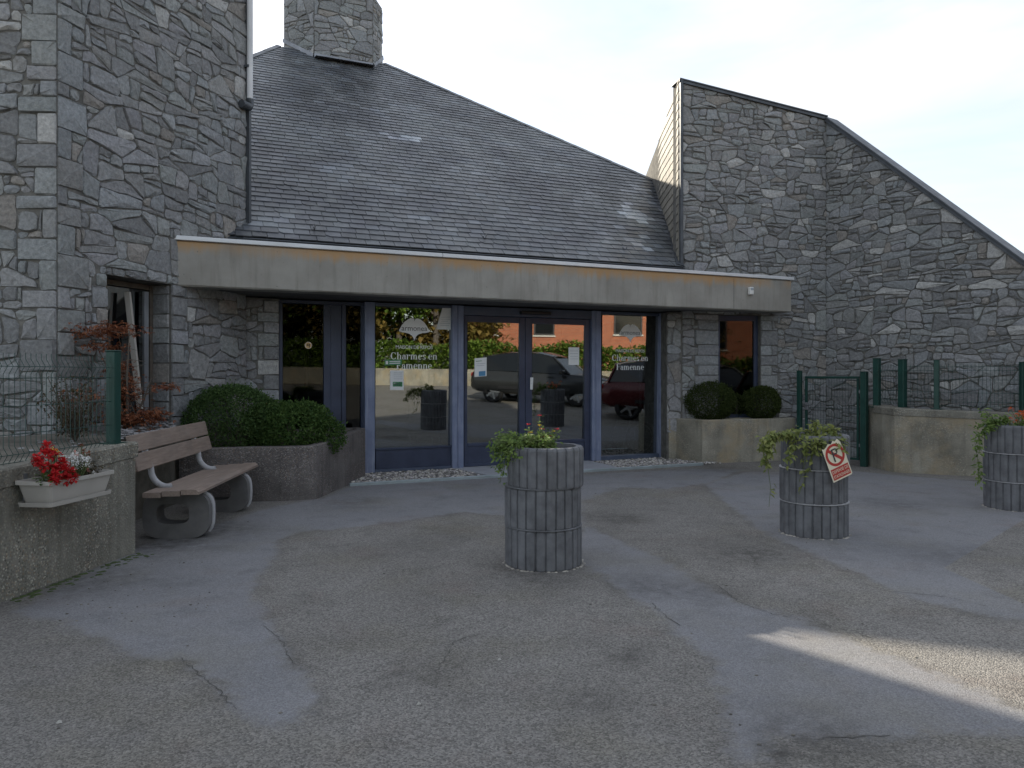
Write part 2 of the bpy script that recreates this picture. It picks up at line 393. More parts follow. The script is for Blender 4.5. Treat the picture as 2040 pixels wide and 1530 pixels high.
class MB:
    """collects geometry; build() links it as one mesh object (coordinates are world unless local=True)"""
    def __init__(s):
        s.v, s.f, s.t, s.sm = [], [], [], []
    def add(s, verts, faces, tint=(1, 1, 1), smooth=False):
        b = len(s.v); s.v += [Vector(x) for x in verts]
        for f in faces:
            s.f.append(tuple(i + b for i in f)); s.t.append(tint); s.sm.append(smooth)
        return s
    def box(s, c, size, rot=None, tint=(1, 1, 1), bev=0.0):
        hx, hy, hz = (k / 2 for k in size)
        rot = rot or Matrix.Identity(3); c = Vector(c)
        if bev <= 0:
            vs_ = [(x, y, z) for z in (-hz, hz) for y in (-hy, hy) for x in (-hx, hx)]
            fs = [(0, 2, 3, 1), (4, 5, 7, 6), (0, 1, 5, 4), (2, 6, 7, 3), (0, 4, 6, 2), (1, 3, 7, 5)]
        else:
            vs_, fs = [], []
            idx = {}
            for sx in (-1, 1):
                for sy in (-1, 1):
                    for sz in (-1, 1):
                        for k in range(3):
                            p = [sx * hx, sy * hy, sz * hz]
                            for j in range(3):
                                if j != k: p[j] -= (sx, sy, sz)[j] * bev
                            idx[(sx, sy, sz, k)] = len(vs_); vs_.append(p)
            I = idx
            for k in range(3):
                a, b = [j for j in range(3) if j != k]
                for sg in (-1, 1):
                    q = []
                    for (p, r) in ((-1, -1), (1, -1), (1, 1), (-1, 1)):
                        t3 = [0, 0, 0]; t3[k] = sg; t3[a] = p; t3[b] = r; q.append(I[(*t3, k)])
                    fs.append(tuple(q))
                for p in (-1, 1):                     # edges along axis k
                    for r in (-1, 1):
                        e = []
                        for sg in (-1, 1):
                            t3 = [0, 0, 0]; t3[k] = sg; t3[a] = p; t3[b] = r
                            e.append((I[(*t3, a)], I[(*t3, b)]))
                        fs.append((e[0][0], e[1][0], e[1][1], e[0][1]))
            for sx in (-1, 1):
                for sy in (-1, 1):
                    for sz in (-1, 1):
                        fs.append(tuple(I[(sx, sy, sz, k)] for k in range(3)))
        s.add([c + rot @ Vector(p) for p in vs_], fs, tint); return s
    def prism(s, pts, O, eu, ev, en, d0, d1, tint=(1, 1, 1), inset=0.0):
        n = len(pts); O = Vector(O)
        cx = sum(p[0] for p in pts) / n; cy = sum(p[1] for p in pts) / n
        lo = [O + eu * p[0] + ev * p[1] + en * d0 for p in pts]
        hi = [O + eu * (p[0] + (cx - p[0]) * inset) + ev * (p[1] + (cy - p[1]) * inset) + en * d1 for p in pts]
        s.add(lo + hi, [tuple(range(n))[::-1], tuple(range(n, 2 * n))] + [(i, (i + 1) % n, n + (i + 1) % n, n + i) for i in range(n)], tint); return s
    def tube(s, path, r, k=8, cap=True, tint=(1, 1, 1), smooth=True):
        path = [Vector(p) for p in path]; n = len(path)
        rr = r if isinstance(r, (list, tuple)) else [r] * n
        vs_, fs = [], []
        up = None
        for i, p in enumerate(path):
            d = (path[min(i + 1, n - 1)] - path[max(i - 1, 0)])
            if d.length < 1e-9: d = Vector((0, 0, 1))
            d.normalize()
            if up is None:
                up = Vector((0, 0, 1)) if abs(d.z) < 0.9 else Vector((1, 0, 0))
            a = d.cross(up); a.normalize(); b = a.cross(d); up = b
            for j in range(k):
                t = 2 * math.pi * j / k
                vs_.append(p + (a * math.cos(t) + b * math.sin(t)) * rr[i])
        for i in range(n - 1):
            for j in range(k):
                fs.append((i * k + j, i * k + (j + 1) % k, (i + 1) * k + (j + 1) % k, (i + 1) * k + j))
        s.add(vs_, fs, tint, smooth)
        if cap:
            s.add(vs_[:k], [tuple(range(k))[::-1]], tint); s.add(vs_[-k:], [tuple(range(k))], tint)
        return s
    def lathe(s, prof, c=(0, 0, 0), k=32, tint=(1, 1, 1), smooth=True):
        c = Vector(c); vs_, fs = [], []
        for (r, z) in prof:
            for j in range(k):
                t = 2 * math.pi * j / k
                vs_.append(c + Vector((r * math.cos(t), r * math.sin(t), z)))
        for i in range(len(prof) - 1):
            for j in range(k):
                fs.append((i * k + j, i * k + (j + 1) % k, (i + 1) * k + (j + 1) % k, (i + 1) * k + j))
        s.add(vs_, fs, tint, smooth); return s
    def leaf(s, p, d, up, L, W, tint):
        """a leaf folded along its midrib: 4 triangles"""
        d = d.normalized(); a = d.cross(up)
        if a.length < 1e-4: a = d.cross(Vector((0.3, 0.8, 0.1)))
        a.normalize(); n = a.cross(d)
        p = Vector(p)
        s.add([p, p + d * (L * .45) + a * (W / 2) + n * (W * .18), p + d * L - n * (L * .12), p + d * (L * .45) - a * (W / 2) + n * (W * .18), p + d * (L * .5)],
              [(0, 1, 4), (1, 2, 4), (2, 3, 4), (3, 0, 4)], tint); return s
    def ico(s, c, r, tint=(1, 1, 1), squash=(1, 1, 1), smooth=True, rot=None):
        g = (1 + 5 ** .5) / 2
        vs_ = [(-1, g, 0), (1, g, 0), (-1, -g, 0), (1, -g, 0), (0, -1, g), (0, 1, g), (0, -1, -g), (0, 1, -g), (g, 0, -1), (g, 0, 1), (-g, 0, -1), (-g, 0, 1)]
        fs = [(0, 11, 5), (0, 5, 1), (0, 1, 7), (0, 7, 10), (0, 10, 11), (1, 5, 9), (5, 11, 4), (11, 10, 2), (10, 7, 6), (7, 1, 8), (3, 9, 4), (3, 4, 2), (3, 2, 6), (3, 6, 8), (3, 8, 9), (4, 9, 5), (2, 4, 11), (6, 2, 10), (8, 6, 7), (9, 8, 1)]
        k = r / (1 + g * g) ** .5; c = Vector(c)
        out = []
        for x in vs_:
            q = Vector((x[0] * squash[0], x[1] * squash[1], x[2] * squash[2])) * k
            out.append(c + (rot @ q if rot else q))
        s.add(out, fs, tint, smooth); return s
    def build(s, name, mat, parent=None, local=False, kind=None, label=None, origin=None):
        me = bpy.data.meshes.new(name)
        org = Vector()
        if parent is not None and not local: org = WO.get(parent.name, Vector())
        elif origin is not None: org = Vector(origin)
        me.from_pydata([tuple(x - org) for x in s.v], [], s.f)
        if any(t != (1, 1, 1) for t in s.t):
            at = me.attributes.new('tint', 'FLOAT_COLOR', 'FACE')
            at.data.foreach_set('color', [c for t in s.t for c in (t[0], t[1], t[2], 1.0)])
        else:
            at = me.attributes.new('tint', 'FLOAT_COLOR', 'FACE')
            at.data.foreach_set('color', [1.0] * (4 * len(s.f)))
        me.polygons.foreach_set('use_smooth', s.sm)
        me.materials.append(M[mat] if isinstance(mat, str) else mat)
        me.update()
        o = bpy.data.objects.new(name, me); sc.collection.objects.link(o)
        if parent is not None:
            o.parent = parent; WO[o.name] = WO.get(parent.name, Vector())
        else:
            o.location = org; WO[o.name] = org
        return tag(o, label, None, None, kind)

# ------------------------------------------------------------------ 2-D polygon helpers
def clip(poly, a, b, c):
    """keep a*x + b*y <= c of a convex polygon"""
    out = []
    n = len(poly)
    for i in range(n):
        p, q = poly[i], poly[(i + 1) % n]
        dp, dq = a * p[0] + b * p[1] - c, a * q[0] + b * q[1] - c
        if dp <= 0: out.append(p)
        if (dp < 0 < dq) or (dq < 0 < dp):
            t = dp / (dp - dq); out.append((p[0] + (q[0] - p[0]) * t, p[1] + (q[1] - p[1]) * t))
    return out
def area(poly):
    return 0.5 * sum(poly[i][0] * poly[(i + 1) % len(poly)][1] - poly[(i + 1) % len(poly)][0] * poly[i][1] for i in range(len(poly)))
def clean(poly, eps=0.004):
    out = []
    for p in poly:
        if not out or (abs(p[0] - out[-1][0]) + abs(p[1] - out[-1][1])) > eps: out.append(p)
    if len(out) > 1 and (abs(out[0][0] - out[-1][0]) + abs(out[0][1] - out[-1][1])) <= eps: out.pop()
    return out
def clip_to(poly, conv):
    """clip to a counter-clockwise convex polygon"""
    n = len(conv)
    for i in range(n):
        p, q = conv[i], conv[(i + 1) % n]
        a, b = q[1] - p[1], -(q[0] - p[0])
        poly = clip(poly, a, b, a * p[0] + b * p[1])
        if len(poly) < 3: return []
    return poly
def inset(poly, d):
    n = len(poly); out = poly
    for i in range(n):
        p, q = poly[i], poly[(i + 1) % n]
        a, b = q[1] - p[1], -(q[0] - p[0]); l = math.hypot(a, b)
        if l < 1e-6: continue
        out = clip(out, a / l, b / l, (a * p[0] + b * p[1]) / l - d)
        if len(out) < 3: return []
    return clean(out)
def minus_rects(poly, rects):
    todo = [poly]
    for (x0, x1, y0, y1) in rects:
        nxt = []
        for p in todo:
            hit = clip_to(p, [(x0, y0), (x1, y0), (x1, y1), (x0, y1)])
            if len(hit) < 3 or area(hit) < 1e-5:
                nxt.append(p); continue
            rest = p
            for (a, b, c) in ((1, 0, x0), (-1, 0, -x1), (0, 1, y0), (0, -1, -y1)):
                o = clip(rest, a, b, c)
                if len(o) >= 3 and area(o) > 1e-4: nxt.append(o)
                rest = clip(rest, -a, -b, -c)
                if len(rest) < 3: break
        todo = nxt
    return todo
# ------------------------------------------------------------------ masonry
def voronoi_cells(outline, w, h, rg):
    x0 = min(p[0] for p in outline); x1 = max(p[0] for p in outline); y0 = min(p[1] for p in outline); y1 = max(p[1] for p in outline)
    seeds = []
    ny = max(1, int(round((y1 - y0) / h))); nx = max(1, int(round((x1 - x0) / w)))
    for j in range(-1, ny + 1):
        for i in range(-1, nx + 1):
            seeds.append((x0 + (i + 0.5 + (j % 2) * 0.5 - 0.25 + rg.uniform(-.30, .30)) * (x1 - x0) / nx, y0 + (j + 0.5 + rg.uniform(-.28, .28)) * (y1 - y0) / ny))
    k = w / h
    cells = []
    for i, s in enumerate(seeds):
        poly = list(outline)
        for j, q in enumerate(seeds):
            if i == j or abs(q[0] - s[0]) > 3 * w or abs(q[1] - s[1]) > 3 * h: continue
            a, b = (q[0] - s[0]), (q[1] - s[1]) * k * k
            c = a * (q[0] + s[0]) / 2 + b * (q[1] + s[1]) / 2
            poly = clip(poly, a, b, c)
            if len(poly) < 3: break
        if len(poly) >= 3 and area(poly) > 1e-3: cells.append(poly)
    return cells
def slim(poly):
    w = min_width(poly); return w < 0.055
def min_width(poly):
    n = len(poly); best = 9
    for i in range(n):
        p, q = poly[i], poly[(i + 1) % n]; l = math.hypot(q[0] - p[0], q[1] - p[1])
        if l < 1e-5: continue
        best = min(best, max(abs((q[0] - p[0]) * (r[1] - p[1]) - (q[1] - p[1]) * (r[0] - p[0])) / l for r in poly))
    return best
def split_cell(poly, target, rg, out, depth=0):
    a = area(poly)
    if depth > 6 or a < target * rg.choice((.35, .6, 1.0, 1.4, 2.0, 2.6)):
        out.append(poly); return
    xs = [p[0] for p in poly]; ys = [p[1] for p in poly]
    w, h = max(xs) - min(xs), max(ys) - min(ys)
    for k in range(8):
        cx = min(xs) + w * rg.uniform(.30, .70); cy = min(ys) + h * rg.uniform(.25, .75)
        vert = w > h * rg.uniform(1.1, 2.6)
        t = (0 if vert else math.pi / 2) + rg.gauss(0, 0.16 if vert else 0.10)
        nx, ny = math.cos(t), math.sin(t)
        c = nx * cx + ny * cy
        p, q = clip(poly, nx, ny, c), clip(poly, -nx, -ny, -c)
        if len(p) >= 3 and len(q) >= 3 and not slim(p) and not slim(q) and len(clean(p, .03)) > 3 and len(clean(q, .03)) > 3: break
    else:
        out.append(poly); return
    for r in (p, q): split_cell(r, target, rg, out, depth + 1)
def wavy(poly, rg, amp=.007):
    out = []
    n = len(poly)
    for i in range(n):
        p, q = poly[i], poly[(i + 1) % n]; out.append(p)
        l = math.hypot(q[0] - p[0], q[1] - p[1])
        if l > .11:
            k = 2 if l > .26 else 1
            for m_ in range(k):
                s = (m_ + 1) / (k + 1) + rg.uniform(-.1, .1); o = rg.gauss(-.15 * amp, amp)
                o = min(o, .009)
                out.append((p[0] + (q[0] - p[0]) * s + (q[1] - p[1]) / l * o, p[1] + (q[1] - p[1]) * s - (q[0] - p[0]) / l * o))
    return out
def stone_tint(rg):
    r = rg.random()
    if r < 0.035: b, c = rg.uniform(.36, .42), (1.0, 1.0, .98)
    elif r < 0.09: b, c = rg.uniform(.21, .27), (1.06, 1.0, .93)
    elif r < 0.30: b, c = rg.uniform(.19, .225), (.98, 1.0, 1.02)
    else: b, c = rg.uniform(.225, .30), (.96 + rg.uniform(-.02, .04), 1.0, 1.02 + rg.uniform(-.04, .03))
    return tuple(b * k for k in c)
def round_corners(poly, rg, most=0.045):
    n = len(poly); out = []
    for i in range(n):
        p, q, r = poly[i - 1], poly[i], poly[(i + 1) % n]
        a = (p[0] - q[0], p[1] - q[1]); b = (r[0] - q[0], r[1] - q[1]); la, lb = math.hypot(*a), math.hypot(*b)
        k = rg.uniform(.2, 1) * most
        if min(la, lb) < 0.05 or rg.random() < .15: out.append(q); continue
        ka, kb = min(k, la * .3) / la, min(k, lb * .3) / lb
        out.append((q[0] + a[0] * ka, q[1] + a[1] * ka)); out.append((q[0] + b[0] * kb, q[1] + b[1] * kb))
    return out
def stone_geo(mb, poly, O, eu, en, proud, rg, tint, rough=0.009, bev=0.011):
    n = len(poly)
    cx = sum(p[0] for p in poly) / n; cy = sum(p[1] for p in poly) / n
    sx, sy = rg.gauss(0, .05), rg.gauss(0, .06)       # the face is never quite parallel to the wall
    def w(x, y, d): return O + eu * x + ZU * y + en * d
    r0 = [w(p[0], p[1], -0.015) for p in poly]
    r1 = [w(p[0], p[1], max(.002, proud * .55 + rg.gauss(0, rough * .4))) for p in poly]
    r2 = []
    for p in poly:
        l = math.hypot(cx - p[0], cy - p[1]) + 1e-6; k = min(.3, bev * rg.uniform(.7, 1.6) / l)
        r2.append(w(p[0] + (cx - p[0]) * k, p[1] + (cy - p[1]) * k, max(.004, proud + (p[0] - cx) * sx + (p[1] - cy) * sy + rg.gauss(0, rough * .6))))
    c = w(cx + rg.uniform(-.03, .03), cy + rg.uniform(-.02, .02), proud + abs(rg.gauss(0, rough)))
    fs = []
    for i in range(n):
        j = (i + 1) % n
        fs += [(i, j, n + j, n + i), (n + i, n + j, 2 * n + j, 2 * n + i), (2 * n + i, 2 * n + j, 3 * n)]
    mb.add(r0 + r1 + r2 + [c], fs, tint)
def seen_size(pt, a):
    if pt.y < 0.5: return 0
    px = CX + pt.x / pt.y * FPX; py = HZ - (pt.z - EYE) / pt.y * FPX
    if px < -30 or px > 2070 or py < -30 or py > 1560: return 0
    return a * (FPX / pt.y) ** 2
def masonry(O, eu, en, outline, holes=(), quoins=(), big=(0.72, 0.50), target=0.075, rg=None, joint=0.006, proud=(0.005, 0.025)):
    """rubble stones of one wall face; quoins are squared blocks (x0,x1,z0,z1)"""
    res = []
    for cell in voronoi_cells(outline, big[0], big[1], rg):
        sub = []
        split_cell(cell, target, rg, sub)
        for c in sub:
            for p in minus_rects(c, list(holes) + list(quoins)):
                p = inset(clean(p), joint * rg.uniform(.6, 1.5))
                if len(p) < 3 or area(p) < 0.0035: continue
                res.append((wavy(round_corners(p, rg), rg), rg.uniform(*proud)))
    for (x0, x1, z0, z1) in quoins:
        j = joint * .8
        res.append((round_corners([(x0 + j, z0 + j), (x1 - j, z0 + j), (x1 - j, z1 - j), (x0 + j, z1 - j)], rg, .02), rg.uniform(.018, .030)))
    out = []
    for p, pr in res:
        n = len(p); c = O + eu * (sum(q[0] for q in p) / n) + ZU * (sum(q[1] for q in p) / n)
        out.append(dict(p=p, O=O, eu=eu, en=en, pr=pr, s=seen_size(c, area(p) * max(.15, abs((c - Vector((0, 0, EYE))).normalized().dot(en)))), tint=stone_tint(rg)))
    return out
def place_stones(stones, parent, rg, cap=300):
    stones.sort(key=lambda d: -d['s'])
    rest = MB()
    for i, d in enumerate(stones):
        mb = MB() if i < cap and d['s'] > 40 else rest
        stone_geo(mb, d['p'], d['O'], d['eu'], d['en'], d['pr'], rg, d['tint'])
        if mb is not rest: mb.build('stone', 'stone', parent)
    if rest.f: rest.build('small_stones', 'stone', parent, kind='stuff')
def wall_core(mb, O, eu, en, outline, holes=(), thick=0.35, jamb=0.3):
    for p in minus_rects(list(outline), holes):
        n = len(p)
        for d, rev in ((0.0, False), (-thick, True)):
            q = [O + eu * a + ZU * b + en * d for a, b in p]
            mb.add(q, [tuple(range(n)) if not rev else tuple(range(n))[::-1]])
    n = len(outline)
    for i in range(n):
        a, b = outline[i], outline[(i + 1) % n]
        q = [O + eu * a[0] + ZU * a[1], O + eu * b[0] + ZU * b[1]]
        mb.add([q[0], q[1], q[1] - en * thick, q[0] - en * thick], [(0, 3, 2, 1)])
    for (x0, x1, z0, z1) in holes:
        c = [(x0, z0), (x1, z0), (x1, z1), (x0, z1)]
        for i in range(4):
            a, b = c[i], c[(i + 1) % 4]
            q = [O + eu * a[0] + ZU * a[1] - en * .001, O + eu * b[0] + ZU * b[1] - en * .001]
            mb.add([q[0], q[1], q[1] - en * jamb, q[0] - en * jamb], [(0, 1, 2, 3)])

# ------------------------------------------------------------------ ground
def ground():
    g = MB()
    n = 40
    xs = [-200, -120, -80] + [-60 + 3 * i for i in range(41)] + [80, 120, 200]; k = len(xs)
    g.add([(x, y, tz(x, y)) for y in xs for x in xs], [(j * k + i, j * k + i + 1, (j + 1) * k + i + 1, (j + 1) * k + i) for j in range(k - 1) for i in range(k - 1)])
    gr = tag(g.build('asphalt_ground', 'asphalt'), None, None, None, 'structure')
    import numpy as np
    PATCH = []
    def patch(px, z): PATCH.append(np.array([(p.x, p.y) for p in (G(*q) for q in px)]))
    patch([(250, 1096), (330, 1070), (430, 1046), (520, 1015), (640, 992), (700, 968), (860, 958), (1000, 950), (1160, 946), (1300, 938), (1390, 934), (1480, 936), (1420, 962), (1330, 975), (1240, 972), (1160, 1000), (1165, 1045),
           (1020, 1030), (920, 1022), (800, 1040), (700, 1052), (600, 1062), (556, 1078), (550, 1118), (518, 1150), (508, 1190), (538, 1228), (566, 1290), (584, 1322), (606, 1352), (640, 1376), (624, 1420), (588, 1450), (520, 1448),
           (480, 1428), (440, 1378), (390, 1344), (362, 1314), (270, 1320), (214, 1282), (140, 1258), (110, 1236), (60, 1235), (20, 1222)], 0.004)
    patch([(1166, 1046), (1245, 1080), (1330, 1118), (1400, 1162), (1480, 1202), (1600, 1232), (1700, 1278), (1850, 1334), (2060, 1420), (2300, 1520), (2300, 1540), (2040, 1462), (1890, 1464), (1760, 1482), (1600, 1474), (1545, 1470),
           (1480, 1560), (1440, 1445), (1424, 1380), (1420, 1322), (1345, 1262), (1302, 1218), (1250, 1190), (1200, 1150), (1160, 1128), (1120, 1100)], 0.004)
    patch([(1480, 940), (1700, 938), (1800, 948), (2100, 970), (2400, 1000), (2600, 1200), (2300, 1290), (2060, 1240), (1960, 1230), (1800, 1190), (1700, 1140), (1600, 1100), (1520, 1062), (1440, 1000), (1400, 966)], 0.004)
    # the forecourt in view is a fine sheet whose points know how far inside a patch they lie
    gx = np.arange(-5.2, 13.01, .07); gy = np.arange(1.6, 15.01, .07)
    X, Y = np.meshgrid(gx, gy); PX, PY = X.ravel(), Y.ravel()
    sd = np.full(PX.shape, -9.0)
    for pg in PATCH:
        dist = np.full(PX.shape, 9.0); ins = np.zeros(PX.shape, bool)
        for (x0, y0), (x1, y1) in zip(pg, np.roll(pg, -1, 0)):
            dx, dy = x1 - x0, y1 - y0; t_ = np.clip(((PX - x0) * dx + (PY - y0) * dy) / (dx * dx + dy * dy + 1e-12), 0, 1)
            dist = np.minimum(dist, np.hypot(PX - x0 - t_ * dx, PY - y0 - t_ * dy))
            cr = (y0 > PY) != (y1 > PY)
            with np.errstate(all='ignore'): ins ^= cr & (PX < dx * (PY - y0) / (dy if abs(dy) > 1e-12 else 1e-12) + x0)
        sd = np.maximum(sd, np.where(ins, dist, -dist))
    stn = np.zeros(PX.shape)
    for (px, py, r_, k_) in ((1245, 1310, .09, 1.0), (1270, 1300, .07, .8), (1085, 1145, .42, .55), (1240, 1033, .35, .7), (1200, 1030, .3, .5), (1500, 1105, .4, .7), (1300, 1170, .35, .5), (1390, 1175, .3, .5), (1780, 1005, .5, .5), (420, 1058, .5, .7), (330, 1085, .45, .8), (150, 1160, .5, .6), (870, 1340, .25, .45), (1180, 1395, .2, .5), (1620, 1470, .3, .6), (1560, 1500, .12, .9), (700, 1000, .4, .4), (1440, 935, .5, .6), (1900, 1110, .5, .4), (880, 1070, .5, .3)):
        q = G(px, py); stn = np.maximum(stn, k_ * np.exp(-((PX - q.x) ** 2 + (PY - q.y) ** 2) / (r_ * r_)))
    nx_, ny_ = len(gx), len(gy)
    me = bpy.data.meshes.new('forecourt')
    zz = [.004 + tz(x, y) for x, y in zip(PX, PY)]
    me.from_pydata(list(zip(PX.tolist(), PY.tolist(), zz)), [], [(j * nx_ + i, j * nx_ + i + 1, (j + 1) * nx_ + i + 1, (j + 1) * nx_ + i) for j in range(ny_ - 1) for i in range(nx_ - 1)])
    at = me.attributes.new('patch', 'FLOAT', 'POINT'); at.data.foreach_set('value', sd.astype(np.float32))
    at = me.attributes.new('stain', 'FLOAT_COLOR', 'POINT'); at.data.foreach_set('color', np.stack([stn, stn, stn, np.ones_like(stn)], 1).astype(np.float32).ravel())
    me.materials.append(M['asphalt']); fo = bpy.data.objects.new('forecourt', me); sc.collection.objects.link(fo); WO[fo.name] = Vector()
    tag(fo, None, None, None, 'structure')
    at = gr.data.attributes.new('patch', 'FLOAT', 'POINT'); at.data.foreach_set('value', [-9.0] * len(gr.data.vertices))
    # cracks
    c = MB()
    for path, wd in ((((1010, 1250), (985, 1262), (930, 1270), (905, 1280), (890, 1310), (870, 1340), (872, 1372), (880, 1400)), .008), (((1190, 1030), (1215, 1033), (1245, 1034), (1238, 1042)), .012),
                     (((1420, 1160), (1470, 1200), (1540, 1225), (1620, 1240), (1680, 1255), (1740, 1275)), .010), (((1310, 1175), (1350, 1192), (1400, 1198), (1440, 1195)), .006), (((1480, 1090), (1500, 1110), (1510, 1130)), .010),
                     (((1295, 1200), (1330, 1232), (1360, 1250)), .010), (((1410, 1320), (1424, 1332), (1420, 1345)), .006), (((1300, 1005), (1400, 1040), (1500, 1075), (1560, 1100)), .007), (((1620, 1475), (1700, 1470), (1800, 1468)), .010),
                     (((1700, 1160), (1780, 1180), (1880, 1190), (1990, 1215)), .006), (((360, 1314), (440, 1378), (480, 1428)), .008), (((520, 1240), (560, 1280), (590, 1330)), .007)):
        pts = [G(*p) for p in path]; dense = []
        for a, b in zip(pts, pts[1:]):
            k = max(2, int((b - a).length / .03))
            for j in range(k): dense.append(a.lerp(b, j / k) + Vector((rnd.gauss(0, .008), rnd.gauss(0, .008), 0)))
        for i in range(len(dense) - 1):
            a, b = dense[i], dense[i + 1]
            if rnd.random() < .16: continue
            d = (b - a).normalized().cross(ZU) * wd * rnd.uniform(.12, .42)
            z = Vector((0, 0, 0.0065))
            c.add([a - d + z, b - d + z, b + d + z, a + d + z], [(0, 1, 2, 3)])
    c.build('crack', 'crack_tar', gr, kind='stuff')
    # crumbs, leaves and bits of litter lying about
    m = MB()
    for i in range(170):
        px, py = rnd.uniform(0, 2040), 960 + 570 * rnd.random() ** 1.3
        p = G(px, py)
        if rnd.random() < .5: p = G(rnd.uniform(0, 420), rnd.uniform(1080, 1240))
        if p.x < -3.2: continue
        k = rnd.uniform(.15, .6)
        m.ico(p + Vector((0, 0, .006)), rnd.uniform(.004, .010), (k, k * .95, k * .85), (1.2, .9, .5))
    m.build('grit', 'pebble', kind='stuff')
    for (px, py, L, lab) in ((995, 1318, .024, 'small white scrap on the asphalt before the flower ring, upper of two'), (834, 1407, .022, 'small white scrap on the asphalt towards the camera, lower of two'), (117, 1444, .03, 'thin pale sliver lying on rough asphalt near the camera')):
        b = MB(); p = G(px, py); b.add([p + Vector((-L / 2, 0, .007)), p + Vector((0, -L * .3, .009)), p + Vector((L / 2, .003, .008)), p + Vector((.2 * L, L * .32, .016)), p + Vector((-.3 * L, L * .28, .012)), p + Vector((0, 0, .022))],
              [(0, 1, 5), (1, 2, 5), (2, 3, 5), (3, 4, 5), (4, 0, 5), (4, 3, 2, 1, 0)])
        tag(b.build('paper_scrap', 'litter', origin=p), lab, 'litter', 'white scraps on the asphalt')
    m = MB()
    for i in range(170):
        t = rnd.random() ** 1.4
        p = Vector((-3.455, 5.12, 0)).lerp(Vector((-3.25, 6.5, 0)), rnd.random()) + Vector((.03 + .16 * t * t, 0, 0))
        m.ico(p, rnd.uniform(.006, .022), (1, 1, 1), (1.5, 1.5, .5))
    m.build('moss', 'moss', kind='stuff')
ground()

